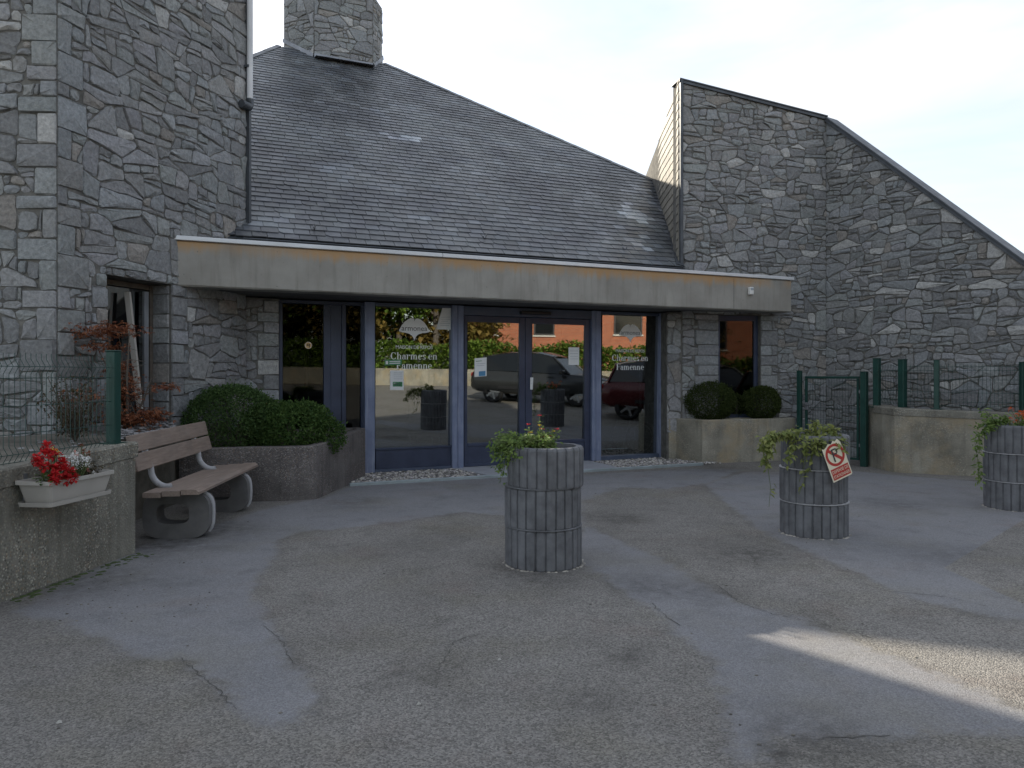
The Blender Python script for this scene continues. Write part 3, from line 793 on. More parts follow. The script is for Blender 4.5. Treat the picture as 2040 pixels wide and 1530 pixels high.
# ------------------------------------------------------------------ stone tower on the left
C0, E0 = Vector((-4.70, 7.78, 0)), Vector((-3.80, 10.75, 0))
TD = (E0 - C0).normalized(); TN = Vector((TD.y, -TD.x, 0))
TL = (E0 - C0).length
TH = 9.0
def s_on(O, D, px):
    k = (px - CX) / FPX
    return (k * O.y - O.x) / (D.x - k * D.y)
def tower():
    rg = random.Random(11)
    t = empty('stone_tower', C0, 'tall grey rubble stone tower rising beside the canopy on the left', 'tower')
    s0, s1 = s_on(C0, TD, 211), s_on(C0, TD, 341)
    hole = (s0, s1, 0.80, 2.66)
    m = MB()
    out = [(0, 0), (TL, 0), (TL, TH), (0, TH)]
    wall_core(m, C0, TD, TN, out, [hole], .35, .5)
    LD = Vector((-1, -.03, 0)).normalized(); LN = Vector((LD.y, -LD.x, 0)) * 1
    LN = Vector((.03, -1, 0)).normalized()
    outl = [(0, 0), (5, 0), (5, TH), (0, TH)]
    # left-hand face runs to the left of the corner
    LO = C0 + LD * 5; LE = -LD
    wall_core(m, LO, LE, LN, outl, [], .35)
    back = [E0, E0 - TN * 5 + TD * 1, LO + TD * 7, LO]
    b3 = [p for p in back]
    m.add([b3[0], b3[1], b3[1] + ZU * TH, b3[0] + ZU * TH], [(0, 1, 2, 3)])
    m.add([b3[1], b3[2], b3[2] + ZU * TH, b3[1] + ZU * TH], [(0, 1, 2, 3)])
    m.add([b3[2], b3[3], b3[3] + ZU * TH, b3[2] + ZU * TH], [(0, 1, 2, 3)])
    m.add([C0 + ZU * TH, E0 + ZU * TH, b3[1] + ZU * TH, b3[2] + ZU * TH, LO + ZU * TH], [(0, 1, 2, 3, 4)])
    m.build('wall_core', 'mortar', t)
    vis = 7.3
    quo = []
    z = .8
    i = 0
    while z < 2.55:                                    # squared blocks on both sides of the opening
        h = rg.uniform(.17, .27); z2 = min(z + h, 2.66)
        quo.append((s1, s1 + (.30 if i % 2 else .20) + rg.uniform(-.03, .03), z, z2))
        quo.append((max(.42, s0 - (.20 if i % 2 else .14)), s0, z, z2))
        z = z2; i += 1
    z = .5; i = 0
    while z < 7.2:                                     # corner blocks
        h = rg.uniform(.14, .34); quo.append((0, (.30 if i % 2 else .16) + rg.uniform(-.05, .08), z, z + h)); z += h; i += 1
    st = masonry(C0, TD, TN, [(0, .5), (TL, .5), (TL, vis), (0, vis)], [hole], quo, (.62, .44), .056, rg, .006)
    ql = []
    z = .5; i = 1
    while z < 5.8:
        h = rg.uniform(.14, .34); ql.append((5 - (.34 if i % 2 else .18) - rg.uniform(-.05, .08), 5, z, z + h)); z += h; i += 1
    st += masonry(LO, LE, LN, [(3.9, .5), (5, .5), (5, 5.9), (3.9, 5.9)], [], ql, (.6, .42), .056, rg, .006)
    # blocks of the jamb
    JO = C0 + TD * (s1 + .001); z = .8
    while z < 2.55:
        h = rg.uniform(.17, .27); z2 = min(z + h, 2.655)
        st.append(dict(p=[(.03, z + .008), (.285, z + .008), (.285, z2 - .008), (.03, z2 - .008)], O=JO, eu=-TN, en=-TD, pr=.012, s=5e3, tint=stone_tint(rg))); z = z2
    place_stones(st, t, rg)
    # window set back in the opening
    W = C0 - TN * .30
    f = MB()
    a0 = Matrix((TD, TN, ZU)).transposed()
    wz = 1.73
    f.box(W + TD * (s1 - .035) + ZU * wz, (.05, .07, 1.84), a0); f.box(W + TD * (s0 + .04) + ZU * wz, (.06, .07, 1.84), a0)
    f.box(W + TD * (s0 + s1) / 2 + ZU * 2.62, (s1 - s0 - .14, .07, .06), a0); f.box(W + TD * (s0 + s1) / 2 + ZU * .84, (s1 - s0 - .14, .07, .06), a0)
    wf = f.build('window', 'bark', t)
    g = MB(); g.box(W - TN * .02 + TD * (s0 + s1) / 2 + ZU * wz, (s1 - s0 - .14, .012, 1.7), a0); g.build('pane', 'plain_glass', wf)
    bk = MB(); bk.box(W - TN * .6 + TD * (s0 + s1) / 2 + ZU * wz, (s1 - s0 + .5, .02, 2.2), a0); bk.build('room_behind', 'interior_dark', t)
    cw = MB()
    a = W + TN * .06 + TD * (s_on(W + TN * .06, TD, 290)); cw.box(a + ZU * 1.70, (.07, .03, 1.72), a0); cw.build('shutter_rail', 'zinc', t)
    # white rain pipe with its grey shoe
    PP = C0 + TD * (s_on(C0, TD, 489.5)) + TN * .07
    zb = EYE + (HZ - 203) / FPX * PP.y
    p = MB(); p.tube([PP + ZU * zb, PP + ZU * TH], .042, 14); dp = p.build('rain_pipe', 'white_pipe', t)
    q = MB(); q.tube([PP + ZU * (zb + .04), PP + ZU * (zb - .045), PP - TD * .02 + TN * .01 + ZU * (zb - .08), PP - TD * .19 + ZU * (zb - .085)], .055, 12); q.build('pipe_shoe', 'dark_zinc', dp)
    for zz in (zb + .5, zb + 1.6):
        k = MB(); k.box(PP - TN * .03 + ZU * zz, (.11, .09, .03), a0); k.build('pipe_bracket', 'dark_zinc', dp)
    # lead strip closing the wall edge against the roof
    e = MB(); e.box(E0 + TD * .012 + TN * .02 + ZU * (3.35 + (TH - 3.35) / 2), (.05, .09, TH - 3.35), a0); e.build('edge_flashing', 'dark_zinc', t)
    # leaning boards before the window
    lb = MB(); b0 = P(279, 815, 8.95); b1 = P(254, 582, 8.95)
    d = (b1 - b0).normalized(); sx = Vector((1, 0, 0)) - d * d.x; sx.normalize()
    r = Matrix((sx, sx.cross(d) * -1, d)).transposed()
    lb.box((b0 + b1) / 2, (.060, .045, (b1 - b0).length), r)
    tag(lb.build('leaning_board', 'box_plastic', origin=b0), 'long pale batten leaning in the dark tower window opening', 'board')
tower()

# ------------------------------------------------------------------ entrance building
E = empty('entrance_building', F(5.4, 0, 11.53), 'low entrance building with blue glazed front, concrete canopy and slate roof', 'building')
NF = 11.53
def on(px, n=NF): return FU(px, n)
RU = Matrix((U, N, ZU)).transposed()
def fbox(mb, u0, u1, z0, z1, n0, n1, bev=0.0, tint=(1, 1, 1)):
    mb.box(F((u0 + u1) / 2, (z0 + z1) / 2, (n0 + n1) / 2), (abs(u1 - u0), abs(n1 - n0), abs(z1 - z0)), RU, tint, bev)

def canopy():
    n0 = 10.32; u0, u1 = on(340, n0), on(1576, n0)
    zb, zt = 2.655, 3.225
    # fascia beam, modelled about its own base so the stains hang from its top edge
    m = MB()
    L = u1 - u0
    seg = 60
    fv, ff = [], []
    def P3(u, z, n): return F(u, z, n)
    c = .018
    prof = [(n0 + .30, zb), (n0 + c, zb), (n0, zb + c), (n0, zt - c), (n0 + c, zt), (n0 + .30, zt)]
    for i in range(seg + 1):
        u = u0 + L * i / seg
        for k, (n_, z_) in enumerate(prof): fv.append(F(u, z_ + (rnd.uniform(-.004, .004) if k in (1, 2) else 0), n_))
    for i in range(seg):
        for k in range(len(prof) - 1): ff.append((i * 6 + k, (i + 1) * 6 + k, (i + 1) * 6 + k + 1, i * 6 + k + 1))
    ff += [tuple(range(6)), tuple(seg * 6 + k for k in range(6))[::-1]]
    m.add(fv, ff)
    org = F(u0, zb, n0)
    me_o = m.build('canopy_beam', 'fascia', None, origin=org)
    me_o.parent = E; me_o.location = org - WO[E.name]; WO[me_o.name] = org
    s = MB(); fbox(s, u0, u1, zb + .06, zt - .02, n0 + .301, 11.9); fbox(s, u0, u1, zb + .02, zb + .0601, n0 + .301, 11.9)
    s.build('canopy_slab', 'interior_wall', E)
    k = MB(); fbox(k, u0 - .03, on(881, n0) - .002, zt + .003, zt + .058, n0 - .03, n0 + .16, .006); fbox(k, on(881, n0) + .002, u1 + .05, zt + .003, zt + .058, n0 - .03, n0 + .16, .006)
    k.build('canopy_coping', 'white_alu', E)
    k = MB(); fbox(k, u0, u1, zt + .0, zt + .03, n0 + .161, 11.2); k.build('canopy_roofing', 'dark_zinc', E)
    for px in (1305, 1460): pass
    j = MB()
    for px in (1462,):
        u = on(px, n0); fbox(j, u - .003, u + .003, zb + .02, zt - .02, n0 - .001, n0 + .01)
    j.build('board_mark', 'black_plastic', E)
    b = MB(); u = on(1493, n0); z = FZ(1493, 580, n0)
    fbox(b, u - .045, u + .045, z - .065, z + .065, n0 - .07, n0 - .001, .012)
    so = b.build('sensor_box', 'white_plastic', None, origin=F(u, z, n0)); tag(so, 'small white sensor box fixed to the right end of the concrete canopy', 'sensor')
    b2 = MB(); fbox(b2, u - .03, u + .03, z + .01, z + .05, n0 - .076, n0 - .069, .002); b2.build('sensor_lens', 'pale_ink', so)
canopy()

# roof plane: eave at N = 11.05, rising into the building
PT = 0.80; EN, EZ = 11.05, 3.45
SLO = Vector((N.x, N.y, PT)); SLO.normalize()          # up the slope
RN = U.cross(SLO).normalized()                          # outward normal
if RN.z < 0: RN = -RN
RO = F(0, EZ, EN)
def roof_at(px, py):                                    # pixel -> (u, v) on the roof plane
    d = Vector(((px - CX) / FPX, 1, -(py - HZ) / FPX)); o = Vector((0, 0, EYE))
    t = (RO - o).dot(RN) / d.dot(RN)
    q = o + d * t - RO
    return (q.dot(U), q.dot(SLO))
def roof_pt(u, v, h=0.0): return RO + U * u + SLO * v + RN * h
def roof():
    rg = random.Random(5)
    pe0, pe1 = roof_at(470, 470), roof_at(1352, 527)
    uL = pe0[0] - .35; uR = pe1[0] + .05
    vT = roof_at(1312, 366); rdg = roof_at(765, 128); apx = roof_at(556, 93); lft = roof_at(440, 140)
    conv = [(uL, -.04), (uR, -.04), vT, rdg, apx, lft]
    dk = MB()
    top = [roof_pt(*p, -.012) for p in conv]
    low = [Vector((p.x, p.y, 3.05)) + N * 0 for p in top]
    dk.add(top, [tuple(range(6))])
    bk = [p + N * 7 for p in top]
    for i in range(2, 5):                               # rear slopes fall away behind the ridge
        a, b = top[i], top[i + 1]
        dk.add([a, b, Vector((b.x, b.y, 3.0)) + N * 6, Vector((a.x, a.y, 3.0)) + N * 6], [(0, 3, 2, 1)])
    dk.add([top[5], top[0], top[0] + Vector((0, 0, -.5)), Vector((top[5].x, top[5].y, 3.0)) + N * 6], [(0, 1, 2, 3)])
    rf = dk.build('roof', 'dark_zinc', E)
    e = .158; wdt = .225; th = .014
    rest = MB(); nobj = 0
    variants = []
    for k in range(14):
        b = rg.choice([.75, .88, .95, 1.0, 1.0, 1.05, 1.12, 1.3]) * rg.uniform(.95, 1.05)
        variants.append((b * rg.uniform(.97, 1.03), b, b * rg.uniform(.98, 1.06)))
    meshes = {}
    TONE_PATCHES = []
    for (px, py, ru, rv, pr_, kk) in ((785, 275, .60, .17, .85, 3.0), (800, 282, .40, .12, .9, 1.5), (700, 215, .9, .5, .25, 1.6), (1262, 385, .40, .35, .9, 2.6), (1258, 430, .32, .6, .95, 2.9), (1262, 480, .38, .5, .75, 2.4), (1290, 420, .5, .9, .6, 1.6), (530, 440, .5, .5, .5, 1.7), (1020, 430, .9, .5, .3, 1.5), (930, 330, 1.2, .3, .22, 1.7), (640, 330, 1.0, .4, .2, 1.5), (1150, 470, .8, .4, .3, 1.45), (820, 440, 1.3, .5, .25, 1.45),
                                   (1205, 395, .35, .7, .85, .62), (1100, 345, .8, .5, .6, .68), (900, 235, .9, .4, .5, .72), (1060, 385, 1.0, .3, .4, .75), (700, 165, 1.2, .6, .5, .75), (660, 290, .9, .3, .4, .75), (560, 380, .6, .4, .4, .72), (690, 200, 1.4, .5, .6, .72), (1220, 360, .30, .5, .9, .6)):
        qq = roof_at(px, py); TONE_PATCHES.append((qq[0], qq[1], ru, rv, pr_, kk))
    vmax = max(p[1] for p in conv); j = 0; v = 0.0
    while v < vmax + .1:
        u = uL + (0 if j % 2 else wdt / 2) + rg.uniform(-.015, .015)
        while u < vT[0] + .3:
            w = wdt * rg.uniform(.90, 1.08)
            g = .004
            dv = rg.gauss(0, .004)
            quad = [(u + g, v + dv), (u + w - g, v + dv + rg.gauss(0, .003)), (u + w - g, v + e * 1.9), (u + g, v + e * 1.9)]
            if rg.random() < .10:                       # a broken corner
                quad = [(u + g + w * .25, v + dv), quad[1], quad[2], quad[3], (u + g, v + dv + .04)]
            ti = rg.randrange(len(variants)); tint = variants[ti]
            # roof sheen and pale lichen painted into slate tints, other patches darkened
            for (qu, qv, ru, rv, pr_, kk) in TONE_PATCHES:
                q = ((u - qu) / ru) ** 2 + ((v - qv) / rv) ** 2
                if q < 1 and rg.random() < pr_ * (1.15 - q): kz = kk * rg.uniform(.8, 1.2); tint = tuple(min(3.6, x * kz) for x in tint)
            poly = clip_to(quad, conv)
            if len(poly) >= 3 and area(poly) > .004:
                lift = rg.uniform(0, .003)
                n = len(poly)
                hi = [roof_pt(p[0], p[1], .024 + lift - (p[1] - v) / (1.9 * e) * .024) for p in poly]
                lo = [roof_pt(p[0], p[1], .024 + lift - (p[1] - v) / (1.9 * e) * .024 - th) for p in poly]
                mb = rest
                if v < 1.40 and nobj < 300 and u + w > pe0[0] and u < uR + .2: mb = MB(); nobj += 1
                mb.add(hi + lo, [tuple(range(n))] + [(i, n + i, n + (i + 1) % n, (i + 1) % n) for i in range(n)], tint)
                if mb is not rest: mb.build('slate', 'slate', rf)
            u += w
        v += e; j += 1
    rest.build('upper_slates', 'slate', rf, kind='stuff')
    # ridge capping: slates set along the hip line
    for a, b, nm in ((rdg, vT, 'hip_capping'), (apx, lft, 'hip_capping')):
        A, B = roof_pt(*a, .02), roof_pt(*b, .02)
        m = MB(); k = int((B - A).length / .3)
        for i in range(k):
            p, q = A.lerp(B, i / k), A.lerp(B, (i + 1.15) / k)
            d = (q - p); x = d.normalized(); y = RN.cross(x).normalized(); 
            m.box((p + q) / 2 + RN * (.006 + .004 * (i % 2)), (d.length, .11, .012), Matrix((x, y, x.cross(y))).transposed(), variants[i % 14])
        m.build(nm, 'slate', rf)
    # flashing in the valley with the cheek wall
    A, B = roof_pt(pe1[0] - .02, .02, .035), roof_pt(vT[0] - .02, vT[1], .035)
    m = MB(); x = (B - A).normalized(); y = RN.cross(x).normalized()
    m.box((A + B) / 2, ((B - A).length, .15, .012), Matrix((x, y, x.cross(y))).transposed()); m.build('valley_flashing', 'dark_zinc', rf)
    # snow hooks
    for (px, py) in ((626, 460), (965, 478), (1244, 500)):
        u, v = roof_at(px, py)
        h = MB(); h.tube([roof_pt(u, v + .1, .03), roof_pt(u, v - .02, .035), roof_pt(u, v - .03, .09), roof_pt(u, v + .0, .12)], .008, 6); h.build('roof_hook', 'zinc', rf)
    # half-round gutter
    g = MB(); u0, u1 = on(484, 10.97), on(1363, 10.90); r = .075; K = 10
    for (ra, flip) in ((r, 1), (r - .006, -1)):
        vs_ = []
        for u in (u0, u1):
            for i in range(K + 1):
                t = math.pi * (1 + i / K); vs_.append(F(u, 3.40 + ra * math.sin(t), 10.965 + ra * math.cos(t)))
        g.add(vs_, [(i, i + 1, K + 2 + i, K + 1 + i) for i in range(K)], smooth=True)
    for u in (u0, u1):
        g.add([F(u, 3.40 + r * math.sin(math.pi * (1 + i / K)), 10.965 + r * math.cos(math.pi * (1 + i / K))) for i in range(K + 1)], [tuple(range(K + 1))])
    g.tube([F(u0, 3.405, 10.965 - r), F(u1, 3.405, 10.965 - r)], .010, 8)
    g.build('gutter', 'dark_zinc', E)
    b = MB(); fbox(b, u0 + .05, u1, 3.26, 3.42, 11.045, 11.08); b.build('eaves_board', 'dark_zinc', E)
    # chimney: an eight-sided stone shaft
    a, b = roof_at(626, 116), roof_at(742, 133)
    um = (a[0] + b[0]) / 2; vm = (a[1] + b[1]) / 2
    fw = (b[0] - a[0]) / 2; ch = .60
    base = RO + U * um + SLO * vm; nb = base.dot(N); ub = base.dot(U); zb = base.z
    pl = [(ub - fw, nb), (ub + fw, nb), (ub + fw + ch * .62, nb + ch), (ub + fw + ch * .62, nb + ch + 1.3), (ub + fw, nb + 2 * ch + 1.3), (ub - fw + .9, nb + 2 * ch + 1.3), (ub - fw - ch + .75, nb + ch + 1.3), (ub - fw - ch, nb + ch)]
    top = zb + 1.75; bot = zb - .4
    c = MB(); n = 8
    lo = [F(u, bot, n_) for u, n_ in pl]; hi = [F(u, top, n_) for u, n_ in pl]
    c.add(lo + hi, [(i, (i + 1) % n, n + (i + 1) % n, n + i) for i in range(n)] + [tuple(range(n, 2 * n))])
    ck = c.build('chimney', 'mortar', E)
    st = []
    for i in (7, 0, 1):
        A, B = lo[i].copy(), lo[(i + 1) % n].copy(); A.z = B.z = 0
        eu = (B - A).normalized(); en = Vector((eu.y, -eu.x, 0)); L = (B - A).length
        z0 = zb - .05 if i == 0 else zb + .05
        st += masonry(A, eu, en, [(0, z0), (L, z0), (L, zb + 1.7), (0, zb + 1.7)], [], [], (.42, .34), .045, rg, .006, (.008, .022))
    place_stones(st, ck, rg, 300)
    fl = MB()
    ring = [(pl[7], .58), (pl[0], 0), (pl[1], 0), (pl[2], .58)]
    for (p, q) in zip(ring, ring[1:]):
        A = F(p[0][0], zb + (p[0][1] - nb) * PT + .04, p[0][1]); B = F(q[0][0], zb + (q[0][1] - nb) * PT + .04, q[0][1])
        x = (B - A).normalized(); y = Vector((x.y, -x.x, 0)).normalized()
        fl.add([A + y * .035 + ZU * .05, B + y * .035 + ZU * .05, B + y * .05 - ZU * .05, A + y * .05 - ZU * .05, A + y * .0 + ZU * .055, B + y * .0 + ZU * .055, A + y * .28 - ZU * .11 + RN * .02, B + y * .28 - ZU * .11 + RN * .02], [(3, 2, 1, 0), (0, 1, 5, 4)] + ([(3, 6, 7, 2)] if p is pl[0] or p[0] is pl[0] else []))
    fl.build('chimney_flashing', 'zinc', ck)
roof()

def stone_panel():
    """short stone wall between tower and the side window, and the closing walls beside the glazing"""
    rg = random.Random(21)
    u0, u1 = on(470, 11.45), on(556, 11.45)
    O = F(u0, 0, 11.45); m = MB()
    wall_core(m, O, U, -N, [(0, 0), (u1 - u0, 0), (u1 - u0, 2.65), (0, 2.65)], [], .3)
    m.build('wall_core', 'mortar', E)
    q = []; z = .4; i = 0
    L = u1 - u0
    while z < 2.5:
        h = rg.uniform(.14, .24); z2 = min(2.64, z + h); q.append((L - .30 + (i % 2) * .08, L, z, z2)); z = z2; i += 1
    st = masonry(O, U, -N, [(0, .4), (L, .4), (L, 2.64), (0, 2.64)], [], q, (.5, .34), .05, rg, .006)
    place_stones(st, E, rg)
    w = MB()
    ua, ub = on(556, 11.53), on(1330, 11.53)
    fbox(w, ua - 1.6, ua - .02, 0, 2.64, 11.9, 12.2)
    fbox(w, ua - .3, ub + .4, 0.0, .03, 11.62, 16.5)    # floor
    w.build('hall_floor', 'interior_floor', E)
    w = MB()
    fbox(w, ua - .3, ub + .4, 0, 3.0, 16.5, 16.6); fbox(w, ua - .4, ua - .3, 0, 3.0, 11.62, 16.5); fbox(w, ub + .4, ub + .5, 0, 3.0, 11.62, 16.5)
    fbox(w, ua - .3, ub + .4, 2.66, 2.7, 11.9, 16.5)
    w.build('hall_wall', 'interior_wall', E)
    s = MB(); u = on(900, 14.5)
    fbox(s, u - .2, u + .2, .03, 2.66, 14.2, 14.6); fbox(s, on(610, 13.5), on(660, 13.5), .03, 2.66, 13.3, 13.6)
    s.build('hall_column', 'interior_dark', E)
stone_panel()

LEAN = 0.0165
def pane(parent, px0, px1, z0, z1, n, name='pane', lean=LEAN, mat='glass', th=.008):
    u0, u1 = on(px0, n), on(px1, n)
    m = MB()
    a = lambda z, d: n - lean * (z - (z0 + z1) / 2) + d
    v = [F(u, z, a(z, d)) for d in (0, th) for z in (z0, z1) for u in (u0, u1)]
    m.add(v, [(0, 1, 3, 2), (4, 6, 7, 5), (0, 4, 5, 1), (2, 3, 7, 6), (0, 2, 6, 4), (1, 5, 7, 3)])
    o = m.build(name, mat, parent)
    return o
def on_glass(px, py, n, zc, off=.004):
    """point on a leaning pane"""
    z = FZ(px, py, n); u = on(px, n)
    return u, z
def glazing():
    m = MB()
    zt = 2.655
    for (a, b, z0) in ((727, 747, .03), (901, 912, .03), (912.6, 924, .03), (1180, 1187, .03), (1187.5, 1198, .03), (1315, 1326, .03)):
        m = MB(); fbox(m, on(a, 11.44), on(b, 11.44), z0, zt, 11.44, 11.60, .006); m.build('frame_post', 'blue_frame', E)
    def one(name, *q):
        m = MB(); fbox(m, *q); m.build(name, 'slate_blue_coat', E)
    one('front_header', on(924.6, 11.44), on(1179.4, 11.44), 2.505, 2.65, 11.45, 11.60, .005)
    one('front_header', on(747.6, 11.44), on(900.4, 11.44), 2.61, 2.65, 11.46, 11.60, .004)
    one('front_header', on(1198.6, 11.44), on(1314.4, 11.44), 2.605, 2.65, 11.46, 11.60, .004)
    one('front_sill', on(747.6, 11.44), on(900.4, 11.44), .03, .075, 11.46, 11.60, .004); one('front_sill', on(1198.6, 11.44), on(1314.4, 11.44), .03, .10, 11.46, 11.60, .004)
    # fixed light on the left of the door
    pl_ = MB(); fbox(pl_, on(748, 11.5), on(900, 11.5), .076, .37, 11.49, 11.56, .003); pl_.build('kick_panel', 'dark_frame', E)
    r = MB(); fbox(r, on(748, 11.48), on(900, 11.48), .371, .40, 11.47, 11.575, .004); r.build('glazing_bead', 'dark_frame', E)
    p1 = pane(E, 748, 900, .40, 2.61, 11.53, 'window_pane')
    p3 = pane(E, 1199, 1314, .10, 2.605, 11.53, 'window_pane')
    # sliding door: two leaves
    doors = []
    for (a, b, gl0, gl1) in ((924.8, 1046, 931, 1035), (1047, 1180, 1060, 1165)):
        d = MB()
        n0, n1 = 11.50, 11.575
        fbox(d, on(a, n0), on(gl0, n0), .04, 2.50, n0, n1, .004); fbox(d, on(gl1, n0), on(b, n0), .04, 2.50, n0, n1, .004)
        fbox(d, on(gl0, n0) + .001, on(gl1, n0) - .001, 2.40, 2.50, n0, n1, .004); fbox(d, on(gl0, n0) + .001, on(gl1, n0) - .001, .04, .10, n0, n1, .004); fbox(d, on(gl0, n0) + .001, on(gl1, n0) - .001, .37, .42, n0, n1, .004)
        dr = d.build('sliding_door', 'dark_frame', E); doors.append(dr)
        kp = MB(); fbox(kp, on(gl0, n0) + .002, on(gl1, n0) - .002, .10, .37, n0 + .02, n1 - .01); kp.build('kick_panel', 'dark_frame', dr)
        pane(dr, gl0, gl1, .42, 2.40, 11.535, 'pane')
    sb = MB(); fbox(sb, on(1036, 11.42), on(1096, 11.42), 2.545, 2.60, 11.36, 11.449, .012)
    tag(sb.build('motion_sensor', 'black_plastic', None, origin=F(on(1066, 11.4), 2.57, 11.4)), 'black motion sensor bar above the middle of the sliding door', 'sensor')
    # dark side window on the left
    n0 = 11.56
    d = MB()
    for (a, b) in ((556, 563), (645, 659), (681, 689.5), (719, 726)): fbox(d, on(a, n0), on(b, n0), .60, 2.60, n0, n0 + .08, .004)
    fbox(d, on(556, n0), on(726, n0), 2.60, 2.65, n0 - .02, n0 + .08, .004); fbox(d, on(556, n0), on(726, n0), .52, .60, n0 - .01, n0 + .08, .004)
    fbox(d, on(659.4, n0), on(680.6, n0), .60, 2.60, n0 + .02, n0 + .06)
    fbox(d, on(556, n0), on(726, n0), .0, .519, n0 + .01, n0 + .2)
    sw = d.build('side_window', 'dark_frame', E)
    pane(sw, 563.4, 644.6, .60, 2.60, n0 + .04, 'pane', LEAN, 'plain_glass'); pane(sw, 690, 718.6, .60, 2.60, n0 + .04, 'pane', LEAN, 'plain_glass')
    # strip light and roller rail seen through the top of the left pane
    b = MB(); fbox(b, on(752, 11.9), on(868, 11.9), 2.585, 2.63, 11.75, 11.85, .006)
    tag(b.build('blind_rail', 'white_plastic', None, origin=F(on(800, 11.8), 2.6, 11.8)), 'white roller blind rail behind the top of the left window', 'blind rail')
    return doors
doors = glazing()

def threshold():
    # metal edge line from px (700,967) to (1390,927); gravel between it and the front, slab before the door
    A, B = G(696, 969), G(1400, 927)
    x = (B - A).normalized(); y = Vector((-x.y, x.x, 0)); L = (B - A).length
    r = Matrix((x, y, ZU)).transposed()
    m = MB(); m.box((A + B) / 2 + ZU * .02, (L, .055, .05), r, (1, 1, 1), .006)
    tag(m.build('steel_edging', 'steel_edge', None, origin=A), 'long pale steel edging strip along the entrance gravel and doorstep', 'edging')
    uu0, uu1 = on(905, 11.3), on(1186, 11.3)
    s = MB()
    pts = [F(uu0, 0, 11.62), F(uu1, 0, 11.62)]
    def edge_at(u):
        p = F(u, 0, 0); # intersect the edging line with u = const
        t = ((A - p).dot(y)) / N.dot(y)
        return p + N * t + y * .03
    poly = [edge_at(uu0 + .25), edge_at(uu1 - .05), F(uu1, 0, 11.6), F(uu0, 0, 11.6)]
    s.add([p + ZU * .038 for p in poly] + [p for p in poly], [(0, 1, 2, 3), (0, 4, 5, 1), (1, 5, 6, 2), (3, 7, 4, 0)])
    tag(s.build('doorstep', 'threshold', None, origin=poly[0]), 'flat grey doorstep slab in front of the sliding door', 'doorstep')
    rg = random.Random(3)
    g = MB()
    for (ua, ub) in ((on(690, 11.0), uu0 + .16), (uu1 - .02, on(1395, 11.0))):
        for i in range(2600 if ub - ua > 1.5 else 1500):
            u = rg.uniform(ua, ub); e0 = edge_at(u).dot(N); n_ = rg.uniform(e0, 11.5)
            p = F(u, .012 + rg.uniform(0, .022), n_)
            k = rg.choice([.35, .5, .7, .9, 1.1, 1.4]) * rg.uniform(.9, 1.1)
            g.ico(p, rg.uniform(.009, .021), (k, k * rg.uniform(.94, 1.0), k * rg.uniform(.86, 1.02)), (rg.uniform(.8, 1.5), rg.uniform(.8, 1.4), rg.uniform(.5, .8)), False)
    g.build('gravel', 'pebble', kind='stuff')
threshold()

